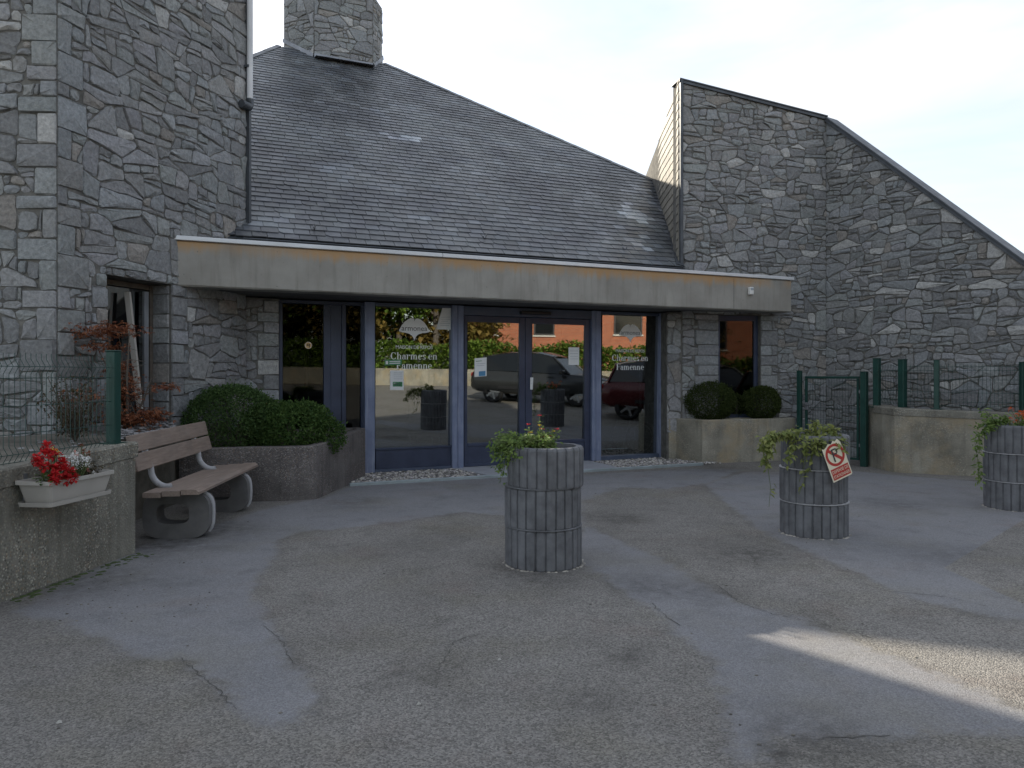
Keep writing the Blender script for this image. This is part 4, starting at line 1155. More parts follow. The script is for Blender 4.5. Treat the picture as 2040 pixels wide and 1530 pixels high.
# ------------------------------------------------------------------ stone gable building on the right
A1, B1 = Vector((3.03, 13.50, 0)), Vector((5.86, 14.05, 0))
D1 = (B1 - A1).normalized(); N1 = Vector((D1.y, -D1.x, 0)); L1 = (B1 - A1).length
D2 = Vector((.30, -.45, 0)).normalized(); N2 = Vector((D2.y, -D2.x, 0))
N2 = N2 if N2.y < 0 or N2.x < 0 else -N2
def gable():
    rg = random.Random(31)
    g = empty('stone_gable_building', A1, 'grey rubble stone building with sloping gable top on the right', 'building')
    zA, zB = 6.815, 6.33
    L2 = 5.0
    k2 = 3.08 / (6.09 * math.hypot(.3, .45))
    zC = zB - k2 * L2
    s0, s1 = s_on(A1, D1, 1431), s_on(A1, D1, 1515)
    hole = (s0, s1, .72, 2.62)
    m = MB()
    o1 = [(0, 0), (L1, 0), (L1, zB), (0, zA)]
    wall_core(m, A1, D1, N1, o1, [hole], .35, .16)
    o1b = [(-.275, 0), (-.001, 0), (-.001, 2.65), (-.275, 2.65)]
    wall_core(m, A1, D1, N1, o1b, [], .35)
    o2 = [(0, 0), (L2, 0), (L2, zC), (0, zB)]
    wall_core(m, B1, D2, N2, o2, [], .35)
    # body behind the two faces
    C = B1 + D2 * L2
    bkA = A1 + Vector((.18, 4.0, 0)) + Vector((0, 4, 0)); bkB = B1 + Vector((1.5, 5, 0)); bkC = C + Vector((2.5, 1.5, 0))
    tA, tB, tC = A1 + ZU * (zA - .03), B1 + ZU * (zB - .03), C + ZU * (zC - .03)
    tbA = bkA + ZU * 5.6
    m.add([A1, bkA, tbA, tA], [(0, 1, 2, 3)])
    m.add([tA, tB, bkB + ZU * 4.3, tbA], [(0, 1, 2, 3)])
    m.add([tB, tC, bkC + ZU * .8, bkB + ZU * 4.3], [(0, 1, 2, 3)])
    m.build('wall_core', 'mortar', g)
    quo = []; z = .72; i = 0
    while z < 2.55:
        h = rg.uniform(.16, .30); z2 = min(z + h, 2.62)
        quo.append((s0 - (.46 if i % 2 else .40), s0, z, z2)); quo.append((s1, s1 + (.34 if i % 2 else .22), z, z2)); z = z2; i += 1
    st = masonry(A1, D1, N1, [(0.02, .35), (L1, .35), (L1, zB - .05), (0.02, zA - .05)], [hole], quo, (.52, .33), .036, rg, .0065)
    st += masonry(A1, D1, N1, [(-.27, .5), (0, .5), (0, 2.63), (-.27, 2.63)], [], [], (.3, .3), .05, rg, .0065)
    # a few squared pale stones
    st += masonry(B1, D2, N2, [(0, .0), (4.3, 0), (4.3, zB - k2 * 4.3 - .05), (0, zB - .05)], [], [], (.52, .33), .036, rg, .0065)
    for d in st:
        if d['s'] > 0 and rg.random() < .02: d['tint'] = (.42, .42, .41)
    place_stones(st, g, rg)
    # metal trim along the sloping top
    for (O, D, a, b, za, zb_, nn, nm) in ((A1, D1, -.05, L1, zA, zB, N1, 'verge_trim'), (B1, D2, .0, L2, zB, zC, N2, 'verge_trim')):
        p, q = O + D * a + ZU * (za + .0), O + D * b + ZU * zb_
        x = (q - p).normalized(); y = -nn; zz = x.cross(y); zz = zz if zz.z > 0 else -zz
        t = MB(); t.box((p + q) / 2 + nn * -.13 + zz * .01, ((q - p).length, .40, .028), Matrix((x, y, zz)).transposed(), (1, 1, 1), .006)
        t.box((p + q) / 2 + nn * .045 - zz * .028, ((q - p).length, .02, .045), Matrix((x, y, zz)).transposed()); t.build(nm, 'dark_zinc', g)
    e = MB(); e.box(A1 - D1 * .012 + N1 * .02 + ZU * (3.35 + (zA - 3.35) / 2), (.05, .10, zA - 3.35), Matrix((D1, N1, ZU)).transposed()); e.build('corner_trim', 'dark_zinc', g)
    # slate-hung cheek, courses level
    CD = Vector((.18, 4.0, 0)).normalized(); CN = Vector((-CD.y, CD.x, 0))
    ck = MB(); O = A1 + CN * .004 - D1 * .03
    ck.add([O + ZU * 3.3, O + CD * 6 + ZU * 3.3, O + CD * 6 + ZU * (zA - .9), O + ZU * zA], [(0, 1, 2, 3)])
    cp = ck.build('slate_cheek', 'dark_zinc', g)
    conv = [(0, 3.2), (5.6, 3.2), (5.6, zA - .84), (0, zA)]
    rest = MB(); cnt = 0; z = 3.2; j = 0
    while z < zA:
        u = -.1 * (j % 2)
        while u < 5.6:
            w = .22; poly = clip_to([(u + .003, z + rg.gauss(0, .003)), (u + w - .003, z + rg.gauss(0, .003)), (u + w - .003, z + .25), (u + .003, z + .25)], conv)
            if len(poly) >= 3:
                h = lambda b: .022 - (b - z) / .25 * .018
                n = len(poly); b = rg.uniform(.75, 1.25)
                v = [O + CD * a + ZU * c + CN * h(c) for a, c in poly] + [O + CD * a + ZU * c + CN * (h(c) - .01) for a, c in poly]
                mb = rest
                if z > 4.0 and cnt < 300 and u < 4.2: mb = MB(); cnt += 1
                mb.add(v, [tuple(range(n))[::-1]] + [(i, (i + 1) % n, n + (i + 1) % n, n + i) for i in range(n)], (b, b, b * .98))
                if mb is not rest: mb.build('slate', 'cheek_slate', cp)
            u += w
        z += .155; j += 1
    rest.build('hidden_slates', 'cheek_slate', cp, kind='stuff')
    # narrow dark window under the canopy
    W = A1 - N1 * .12; a0 = Matrix((D1, N1, ZU)).transposed(); f = MB()
    f.box(W + D1 * (s0 + .04) + ZU * 1.67, (.07, .06, 1.9), a0); f.box(W + D1 * (s1 - .04) + ZU * 1.67, (.07, .06, 1.9), a0)
    f.box(W + D1 * (s0 + s1) / 2 + ZU * 2.57, (s1 - s0 - .15, .06, .09), a0); f.box(W + D1 * (s0 + s1) / 2 + ZU * .77, (s1 - s0 - .15, .06, .09), a0)
    wf = f.build('window', 'dark_frame', g)
    p = MB(); p.box(W - N1 * .01 + D1 * (s0 + s1) / 2 + ZU * 1.67, (s1 - s0 - .15, .01, 1.72), a0); p.build('pane', 'plain_glass', wf)
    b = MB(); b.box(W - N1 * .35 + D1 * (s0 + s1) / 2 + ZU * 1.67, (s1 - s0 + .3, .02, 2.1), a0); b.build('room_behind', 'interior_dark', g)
gable()
# ------------------------------------------------------------------ low wall, raised bed and fence on the left
XR = Matrix.Identity(3)
W0, W1 = Vector((-3.46, 5.09, 0)), Vector((-3.256, 6.51, 0))
WD = (W1 - W0).normalized(); WN = Vector((WD.y, -WD.x, 0))          # WN faces the yard
RW = Matrix((WD, -WN, ZU)).transposed()
def left_wall():
    a = W0 - WD * 3.0; b = W1
    hz = lambda s: .905 + (.965 - .905) * ((s + 0) / 1.435)
    t = empty('low_concrete_wall', b, 'low pebbly concrete wall with coping in the left foreground', 'wall')
    m = MB(); th = .24; seg = 26; L = (b - a).length
    v, f = [], []
    for i in range(seg + 1):
        s = -3.0 + L * i / seg
        top = hz(s) - .135
        for (d, z) in ((0, 0), (0, top), (-th, top), (-th, 0)):
            v.append(W0 + WD * s + WN * (d + rnd.uniform(-.003, .003)) + ZU * z)
    for i in range(seg):
        for k in range(3): f.append((i * 4 + k, i * 4 + k + 1, (i + 1) * 4 + k + 1, (i + 1) * 4 + k))
    f += [(0, 3, 2, 1), tuple(seg * 4 + k for k in range(4))]
    m.add(v, f); m.build('wall_body', 'aggregate', t)
    c = MB(); v, f = [], []
    for i in range(seg + 1):
        s = -3.0 + (L + .02) * i / seg
        z0, z1 = hz(s) - .130, hz(s)
        for (d, z) in ((.012, z0), (.012, z1 - .015), (-.003, z1), (-th + .0, z1), (-th - .02, z0)):
            v.append(W0 + WD * s + WN * (d + rnd.uniform(-.003, .003)) + ZU * (z + rnd.uniform(-.002, .002)))
    for i in range(seg):
        for k in range(5): f.append((i * 5 + k, i * 5 + (k + 1) % 5, (i + 1) * 5 + (k + 1) % 5, (i + 1) * 5 + k))
    f += [(4, 3, 2, 1, 0), tuple(seg * 5 + k for k in range(5))]
    c.add(v, f); c.build('coping', 'aggregate', t)
    # raised bed behind it, up to the tower
    g = MB()
    k0 = W1 - WN * .20
    ring = [W0 - WD * 3 - WN * .22, k0, Vector((-3.95, 6.75, 0)), Vector((-4.0, 8.9, 0)), Vector((-3.9, 10.4, 0)), Vector((-4.15, 9.7, 0)), C0 + TD * 2.0 + TN * -.05, C0 - TN * .02, Vector((-9, 7.9, 0)), Vector((-9, 2, 0))]
    top = [p + ZU * .90 for p in ring]
    n = len(ring)
    cen = Vector((-5.0, 6.8, .95))
    g.add(ring + top + [cen], [(i, (i + 1) % n, n + (i + 1) % n, n + i) for i in range(n)] + [(n + i, n + (i + 1) % n, 2 * n) for i in range(n)])
    tag(g.build('garden_bed', 'bed_earth'), None, None, None, 'structure')
    # pale chippings on the bed
    rg = random.Random(8); p = MB()
    for i in range(420):
        q = Vector((rg.uniform(-6.6, -3.7), rg.uniform(4.6, 9.0), .92))
        if rg.random() < .8: q = G(rg.uniform(225, 345), rg.uniform(838, 872), .95); q.z = .935 + rg.uniform(0, .04)
        if (q - C0).dot(TN) < .05 and q.y > 7.6: continue
        if (q - W0).dot(WN) > -.28 or q.x > -3.62: continue
        k = rg.uniform(.3, .65); p.ico(q, rg.uniform(.012, .03), (k, k, k * 1.04), (1.4, 1.1, .5), False)
    p.build('chippings', 'pebble', kind='stuff')
left_wall()

def mesh_panel(parent, A, B, z0, z1, folds=(.12, .52), name='wire_mesh', r=.0026, pitch=.05, horiz=.20, nz=None):
    """welded wire panel between two posts: upright wires, cross wires and V folds"""
    d = (B - A); L = d.length; d = d.normalized(); n = Vector((d.y, -d.x, 0))
    m = MB(); k = int(L / pitch); H = z1 - z0
    def off(z):
        for f in folds:
            c = z0 + H * f
            if abs(z - c) < .055: return .035 * (1 - abs(z - c) / .055)
        return 0
    zs = sorted(set([z0, z1] + [z0 + H * f + s for f in folds for s in (-.055, 0, .055)]))
    for i in range(k + 1):
        p = A + d * (L - k * pitch) / 2 + d * i * pitch
        m.tube([p + n * off(z) + ZU * z for z in zs], r, 4, False)
    z = z0 + .02
    while z <= z1:
        m.tube([A + ZU * z + n * (off(z) + r * 2), B + ZU * z + n * (off(z) + r * 2)], r, 4, False); z += horiz
    for f in folds:
        c = z0 + H * f; m.tube([A + ZU * c + n * (.035 + r * 2), B + ZU * c + n * (.035 + r * 2)], r, 4, False)
    return m.build(name, 'green_metal', parent)
def post(parent, p, z0, z1, w, rot, base=True, name='post'):
    m = MB(); m.box(p + ZU * (z0 + z1) / 2, (w, w, z1 - z0), rot, (1, 1, 1), .006)
    m.box(p + ZU * (z1 + .006), (w + .006, w + .006, .012), rot, (1, 1, 1), .003)
    if base: m.box(p + ZU * (z0 + .006), (w + .07, w + .07, .012), rot)
    return m.build(name, 'green_metal', parent)
def left_fence():
    t = empty('wire_fence', W1 + ZU * .93, 'green wire mesh fence with square post on the left wall', 'fence')
    s_p = 0
    A = W0 - WD * 2.6 - WN * .12; Bp = W0 + WD * (s_on(W0 - WN * .12, WD, 226)) - WN * .12
    zt = 1.555 + (745 - 706) / 1500 * 5.2 + .02
    post(t, Bp, .955, 1.74, .085, RW)
    post(t, A, .82, 1.70, .085, RW)
    mesh_panel(t, A + WD * .045, Bp - WD * .045, .90, 1.70, (.10, .88))
left_fence()

def left_scrub():
    rg = random.Random(4)
    for (c, r, h, cnt, lab) in ((Vector((-4.15, 7.15, .9)), .42, .62, 900, 'dark brownish shrub behind the wire fence near its post'), (Vector((-4.75, 6.5, .9)), .35, .42, 500, 'low dark shrub behind the wire fence at the left edge')):
        t = empty('garden_shrub', c, lab, 'shrub')
        b = MB(); f = MB()
        for i in range(26):
            a = rg.uniform(0, 6.28); q = c + Vector((math.cos(a) * r * rg.uniform(.3, 1), math.sin(a) * r * rg.uniform(.3, 1), h * rg.uniform(.5, 1)))
            b.tube([c, c.lerp(q, .5) + Vector((0, 0, .05)), q], [.008, .006, .003], 5)
            for k in range(cnt // 26):
                p = c.lerp(q, rg.uniform(.25, 1.05)) + Vector((rg.gauss(0, .06), rg.gauss(0, .06), rg.gauss(0, .05)))
                x = rg.uniform(.1, 1); f.leaf(p, Vector((rg.gauss(0, 1), rg.gauss(0, 1), rg.gauss(.2, .8))), ZU, rg.uniform(.03, .055), .022, (x, x, x))
        b.build('branches', 'bark', t); f.build('foliage', 'leaf_brown', t, kind='stuff')
left_scrub()

def maple():
    rg = random.Random(12)
    c = Vector((-4.16, 8.15, .92))
    t = empty('red_maple', c, 'small red leaved maple beside the tower window behind the bench', 'tree')
    tr = MB(); f = MB()
    tips = []
    for i in range(5):
        a = i * 1.3 + rg.uniform(-.3, .3); top = c + Vector((math.cos(a) * rg.uniform(.1, .34), math.sin(a) * rg.uniform(.1, .35), rg.uniform(.5, 1.15)))
        mid = c.lerp(top, .5) + Vector((rg.gauss(0, .05), rg.gauss(0, .05), .06))
        tr.tube([c, mid, top], [.018, .010, .004], 6)
        for k in range(7):
            q = mid.lerp(top, rg.random()); e = q + Vector((rg.gauss(0, .18), rg.gauss(0, .18), rg.uniform(-.06, .06)))
            tr.tube([q, e], [.004, .002], 5); tips.append(e)
    # leaf layers as the photograph shows them
    for (px, py, Y, rx, rz, n) in ((235, 655, 8.1, .20, .05, 120), (190, 660, 8.0, .22, .06, 120), (215, 690, 8.0, .18, .04, 70), (250, 775, 8.1, .12, .16, 200), (262, 832, 8.1, .24, .07, 260), (330, 770, 8.3, .10, .03, 50), (305, 825, 8.2, .10, .05, 90), (285, 865, 8.0, .14, .03, 90), (160, 790, 7.7, .2, .06, 60), (240, 735, 8.1, .09, .08, 70)):
        o = P(px, py, Y)
        tips.append(o)
        for i in range(int(n * 1.5)):
            p = o + Vector((rg.gauss(0, rx * .6), rg.gauss(0, .12), rg.gauss(0, rz * .7)))
            x = rg.random(); a = rg.uniform(0, 6.28)
            for k in (-.7, 0, .7):                       # three-fingered leaf
                f.leaf(p, Vector((math.cos(a + k), math.sin(a + k), -.35 + rg.gauss(0, .25))), ZU, rg.uniform(.035, .06), .017, (x, x, x))
        tr.tube([c + Vector((0, 0, .4)), o], [.006, .002], 5)
    tr.build('trunk', 'bark', t); f.build('crown', 'leaf_maple', t, kind='stuff')
maple()

# ------------------------------------------------------------------ window box with flowers
def window_box():
    near = Vector((-3.225, 5.06, 0)); L, wd, h = .66, .285, .165; zt = .812
    d = WD; n = WN
    rot = RW
    O = W0 + WD * (s_on(W0 + WN * .16, WD, 64) + L / 2) + WN * .16
    t = empty('flower_trough', O + ZU * (zt - h), 'pale beige plastic flower trough hung on the low wall', 'planter')
    m = MB()
    def loop(hl, hw, z, c=.03):
        pts = []
        for sx, sy in ((1, 1), (-1, 1), (-1, -1), (1, -1)):
            cx, cy = sx * (hl - c), sy * (hw - c)
            a0 = {(1, 1): 0, (-1, 1): 90, (-1, -1): 180, (1, -1): 270}[(sx, sy)]
            for k in range(4): 
                a = R(a0 + k * 30); pts.append(O + d * (cx + c * math.cos(a)) - n * (cy + c * math.sin(a)) + ZU * z)
        return pts
    rings = [loop(L / 2 - .045, wd / 2 - .04, zt - h), loop(L / 2 - .012, wd / 2 - .012, zt - .028), loop(L / 2 + .004, wd / 2 + .004, zt - .026), loop(L / 2 + .004, wd / 2 + .004, zt), loop(L / 2 - .010, wd / 2 - .010, zt), loop(L / 2 - .022, wd / 2 - .022, zt - .06)]
    v = [p for r in rings for p in r]; k = 16
    m.add(v, [(i * k + j, i * k + (j + 1) % k, (i + 1) * k + (j + 1) % k, (i + 1) * k + j) for i in range(5) for j in range(k)] + [tuple(range(k))[::-1]], smooth=False)
    m.build('trough', 'box_plastic', t)
    s = MB(); s.add(loop(L / 2 - .02, wd / 2 - .02, zt - .035), [tuple(range(16))]); s.build('soil', 'soil', t)
    tray = MB(); r2 = [loop(L / 2 - .03, wd / 2 - .03, zt - h - .018), loop(L / 2 - .012, wd / 2 - .012, zt - h - .012), loop(L / 2 - .008, wd / 2 - .008, zt - h + .016), loop(L / 2 - .02, wd / 2 - .02, zt - h + .016)]
    tray.add([p for r in r2 for p in r], [(i * k + j, i * k + (j + 1) % k, (i + 1) * k + (j + 1) % k, (i + 1) * k + j) for i in range(3) for j in range(k)] + [tuple(range(k))[::-1]])
    tray.build('drip_tray', 'box_plastic', t)
    hook = MB()
    for sx in (-.22, .22): hook.box(O + d * sx - n * (wd / 2 + .006) + ZU * (zt - .06), (.03, .012, .2), rot)
    hook.build('bracket', 'zinc', t)
    rg = random.Random(9)
    def at(x, y, z): return O + d * x + n * y + ZU * (zt - .03 + z)
    def plant(name, lab, cat, heads, petal, leafmat, spread, nl, petals=16, ps=.016, leaf=.03):
        heads = [(x, y, z * 1.28 + .012, r * 1.12) for x, y, z, r in heads]
        t2 = empty(name, at(heads[0][0], heads[0][1], 0), lab, cat)
        st = MB(); f = MB()
        base = at(sum(h_[0] for h_ in heads) / len(heads), sum(h_[1] for h_ in heads) / len(heads) - .02, -.005)
        for (x, y, z, r) in heads:
            c = at(x, y, z); b0 = base + (at(x, y, 0) - base) * .5
            st.tube([b0, b0.lerp(c, .6) + n * .006, c], [.004, .003, .003], 5)
            h_ = MB()
            for i in range(petals):
                dr = Vector((rg.gauss(0, 1), rg.gauss(0, 1), rg.gauss(.35, .8))).normalized(); x_ = rg.random()
                h_.leaf(c + dr * r * rg.uniform(.15, .75), dr + Vector((rg.gauss(0, .6), rg.gauss(0, .6), rg.gauss(0, .6))), ZU, ps * rg.uniform(.8, 1.3), ps * .95, (x_, x_, x_))
            h_.build('flower_head', petal, t2)
        for i in range(nl):
            p = base + d * rg.gauss(0, spread) + n * rg.gauss(.01, .04) + ZU * abs(rg.gauss(.02, .055)); x_ = rg.random()
            f.leaf(p, Vector((rg.gauss(0, 1), rg.gauss(0, 1), rg.gauss(.4, .5))), ZU, leaf * rg.uniform(.7, 1.3), leaf * .75, (x_, x_, x_))
        st.build('stems', 'stem_green', t2); f.build('leaves', leafmat, t2, kind='stuff')
    G1 = [(-.275, .0, .125, .045), (-.225, .03, .15, .042), (-.175, -.02, .185, .045), (-.145, .02, .14, .042), (-.305, .02, .12, .034), (-.285, .06, .085, .04), (-.27, .12, .04, .042), (-.30, .14, .01, .036), (-.20, .13, .06, .048), (-.19, .145, .01, .042), (-.14, .13, .05, .042), (-.125, .14, .01, .038), (-.235, .10, .075, .03), (-.17, .10, .10, .036)]
    plant('red_geranium', 'bright red geranium at the near end of the flower trough', 'flower', G1, 'petal_red', 'leaf_cot', .07, 90, 60, .026, .036)
    A = [(rg.uniform(-.11, .12), rg.uniform(-.02, .13), rg.uniform(.05, .125), .024) for i in range(44)] + [(-.11, .14, .012, .012), (.10, .14, .02, .014)]
    plant('white_alyssum', 'white alyssum cushion in the middle of the flower trough', 'flower', A, 'petal_white', 'leaf_cot', .07, 160, 20, .013, .018)
    plant('yellow_pansy', 'single yellow bloom behind the white flowers of the trough', 'flower', [(-.06, -.06, .155, .024), (-.045, -.05, .15, .024), (-.03, -.06, .13, .018)], 'petal_yellow', 'leaf_fresh', .06, 150, 14, .018, .026)
    plant('pink_begonia', 'small pink begonia between white flowers and far trough end', 'flower', [(.06, .02, .115, .02), (.085, .0, .13, .018), (.14, .05, .085, .018), (.12, .07, .03, .014)], 'petal_pink', 'leaf_brown', .04, 60, 14, .017, .03)
    plant('faded_plant', 'fading brownish green plant at the far trough end', 'flower', [(.17, -.02, .17, .016), (.20, .02, .12, .014), (.15, .02, .14, .014)], 'leaf_maple', 'leaf_brown', .06, 420, 14, .018, .028)
window_box()

# ------------------------------------------------------------------ bench
def bench():
    a, b = Vector((-2.85, 6.85, 0)), Vector((-3.02, 8.95, 0))
    y = (b - a).normalized(); x = Vector((-y.y, y.x, 0)); x = -x if x.x > 0 else x       # x: from the front edge towards the backrest
    L = (b - a).length
    t = empty('park_bench', a, 'park bench with brown planks and curved grey concrete supports', 'bench')
    r = Matrix((x, y, ZU)).transposed()
    # seat planks, the front one turned down at its nose
    w = .158; z0 = .475
    for i in range(3):
        m = MB(); c = a + y * L / 2 + x * (w / 2 + i * (w + .010)) + ZU * (z0 - .012 * i)
        prof = [(-w / 2, -.024), (w / 2, -.024), (w / 2, .022), (-w / 2 + (.03 if i == 0 else .004), .024), (-w / 2, -.002 if i == 0 else .020)]
        m.prism(prof, c - y * L / 2, x, ZU, y, 0, L); m.build('seat_plank', 'plank', t)
    tilt = R(14); bx = Matrix.Rotation(-tilt, 3, y) if False else None
    up = (ZU * math.cos(tilt) + x * math.sin(tilt)); th = up.cross(y).normalized()
    bb = a + x * .545 + ZU * .66
    for i in range(2):
        m = MB(); c = bb + up * (.083 + i * .176) + y * L / 2
        m.box(c, (.038, L, .162), Matrix((th, y, up)).transposed(), (1, 1, 1), .006); m.build('back_plank', 'plank', t)
    for s in (.34, L - .42):
        o = a + y * s
        # closed concrete hoop under the seat
        out, inn = [], []
        K = 28
        for i in range(K):
            q = 2 * math.pi * i / K
            cx_, cz_ = .285, .222
            e = 3.4
            ca, sa = math.cos(q), math.sin(q)
            px_ = math.copysign(abs(ca) ** (2 / e), ca); pz_ = math.copysign(abs(sa) ** (2 / e), sa)
            out.append((cx_ - px_ * .305, cz_ + pz_ * .222)); inn.append((cx_ - px_ * .150 + .03, cz_ + .015 + pz_ * .095))
        wd = .20
        m = MB(); v = []
        for dy in (-wd / 2, wd / 2):
            v += [o + x * p[0] + ZU * p[1] + y * dy for p in out]
        for dy in (-wd / 2, wd / 2):
            v += [o + x * p[0] + ZU * p[1] + y * dy for p in inn]
        f = []
        for i in range(K):
            j = (i + 1) % K
            f += [(i, j, K + j, K + i), (2 * K + i, 3 * K + i, 3 * K + j, 2 * K + j), (i, 2 * K + i, 2 * K + j, j), (K + i, K + j, 3 * K + j, 3 * K + i)]
        m.add(v, f); m.build('support', 'bench_concrete', t)
        e = MB(); pts = [(p[0], p[1]) for p in out if p[0] < .12 and p[1] > .03]; pts.sort(key=lambda p: p[1])
        e.tube([o + x * (p[0] - .006) + ZU * p[1] for p in pts], .02, 6); e.build('support_rim', 'pale_concrete', t)
        bnd = MB(); path = []
        for i in range(9):
            q = R(-10 + i * 12.5); path.append(o + x * (.36 + .16 * math.sin(q) + .03) + ZU * (.478 + .17 * (1 - math.cos(q)) + .0))
        path.append(bb + up * .20 + y * s - (bb - a - x * .545 - ZU * .66) - y * 0 + th * 0)
        path[-1] = a + y * s + x * .565 + ZU * .66 + up * .2
        bnd.tube(path, [.030] * len(path), 8)
        bnd.build('back_support', 'pale_concrete', t)
bench()

# ------------------------------------------------------------------ planted concrete troughs either side of the door
def trough(name, label, pts, tops, back, mat, wall=.13, soil=.10):
    """front outline pts (x, y) with top heights, closed along back points"""
    t = empty(name, pts[0].copy(), label, 'planter')
    ring = pts + back; n = len(ring)
    zt = tops + [tops[-1]] * len(back)
    cen = sum(ring, Vector()) / n
    inner = []
    for i, p in enumerate(ring):
        d = (cen - p); inner.append(p + d.normalized() * min(wall * 1.3, d.length * .4))
    m = MB()
    bv = .012
    lo = [p for p in ring]; hi = [p + ZU * (z - bv) for p, z in zip(ring, zt)]
    hb = [p.lerp(q, .08) + ZU * z for p, q, z in zip(ring, inner, zt)]
    ih = [p + ZU * z for p, z in zip(inner, zt)]; il = [p + ZU * (z - soil - .05) for p, z in zip(inner, zt)]
    v = lo + hi + hb + ih + il
    f = [(k * n + i, k * n + (i + 1) % n, (k + 1) * n + (i + 1) % n, (k + 1) * n + i) for k in range(4) for i in range(n)]
    m.add(v, f); m.build('concrete_shell', mat, t)
    s = MB(); s.add([p + ZU * (z - soil) for p, z in zip(inner, zt)], [tuple(range(n))]); s.build('soil', 'soil', t)
    return t
trough('concrete_trough', 'dark pebbly concrete planter beside the bench left of the door',
       [Vector((-3.95, 8.93, 0)), Vector((-3.22, 9.12, 0)), G(560, 999), Vector((-2.50, 9.26, 0)), Vector((-2.42, 9.32, 0)), Vector((-2.30, 10.3, 0)), Vector((-2.19, 11.23, 0))],
       [.66, .66, .66, .66, .665, .705, .745], [Vector((-2.3, 11.36, 0)), Vector((-3.7, 10.8, 0)), Vector((-3.86, 10.4, 0))], 'aggregate_dark')
pr = [G(1322, 914), Vector((3.0, 13.37, 0)), G(1399, 924), G(1480, 921), G(1560, 917.5), Vector((5.12, 13.62, 0))]
trough('concrete_trough', 'stained beige concrete planter with two clipped bushes right of the door',
       pr, [.745, .75, .755, .755, .755, .755], [Vector((5.1, 13.88, 0)), Vector((2.80, 13.44, 0))], 'old_concrete')

def bush(label, c, r, mat, n, leafL, leafW, rg, name='clipped_bush', lumps=9, cat='bush', inner=.62, rough=.10, flatten=1.0):
    t = empty(name, Vector((c.x, c.y, c.z - r[2])), label, cat)
    core = MB(); st = MB()
    for i in range(14):
        d = Vector((rg.gauss(0, 1), rg.gauss(0, 1), abs(rg.gauss(.2, .8)))).normalized()
        st.tube([Vector((c.x, c.y, c.z - r[2])), c + Vector((d.x * r[0], d.y * r[1], d.z * r[2])) * .7], [.012, .004], 5)
    st.build('branches', 'bark', t)
    lump = [(Vector((rg.gauss(0, 1), rg.gauss(0, 1), rg.gauss(.2, .9))).normalized(), rg.uniform(.5, 1)) for i in range(lumps)]
    f = MB()
    for i in range(n):
        d = Vector((rg.gauss(0, 1), rg.gauss(0, 1), rg.gauss(.1, 1))).normalized()
        k = 1 + rough * sum(a * max(0, d.dot(l) - .72) * 3.2 for l, a in lump) - rough * .4
        q = rg.random()
        k *= inner + (1.02 - inner) * (q ** .33) + rg.gauss(0, .018)
        p = c + Vector((d.x * r[0], d.y * r[1], d.z * r[2])) * k
        if p.z < c.z - r[2] * .98: continue
        x = min(1, max(0, rg.gauss(.45, .28)))
        dr = d * .35 + Vector((rg.gauss(0, .75), rg.gauss(0, .75), rg.gauss(.25, .65)))
        if rg.random() < .012: p = p + d * rg.uniform(.02, .07); dr = d + Vector((0, 0, .8))
        f.leaf(p, dr, Vector((rg.gauss(0, 1), rg.gauss(0, 1), rg.gauss(0, 1))), leafL * rg.uniform(.7, 1.3), leafW, (x, x, x))
    f.build('foliage', mat, t, kind='stuff')
    return t
rgb = random.Random(77)
bush('rounded dark boxwood bush at the left end of the dark planter', P(460, 838, 9.75) + Vector((0, 0, -.05)), (.62, .55, .49), 'leaf_box', 16000, .034, .021, rgb, inner=.66, lumps=14)
bush('loose small leaved green shrub spilling over the dark planter', P(588, 856, 9.85) + Vector((0, 0, -.04)), (.52, .50, .36), 'leaf_cot', 10500, .040, .025, rgb, 'spreading_shrub', inner=.6, rough=.2, lumps=18, cat='shrub')
bush('dark boxwood bush squeezed between the rounded bush and the loose shrub', P(535, 850, 10.0) + Vector((0, 0, -.05)), (.34, .35, .36), 'leaf_box', 4500, .030, .018, rgb, 'boxwood_bush', inner=.6)
bush('larger clipped round bush in the beige planter left of the dark window', P(1411, 801, 13.62), (.49, .36, .335), 'leaf_yew', 13000, .036, .019, rgb, inner=.68, lumps=10, rough=.05)
bush('smaller clipped ball bush in the beige planter right of the dark window', P(1517, 803, 13.72), (.335, .30, .30), 'leaf_yew', 9000, .036, .019, rgb, inner=.68, lumps=8, rough=.05)
bush('little grey green bush squeezed between the two clipped bushes', P(1467, 806, 13.86), (.14, .14, .22), 'leaf_yew', 1500, .032, .014, rgb, inner=.6)

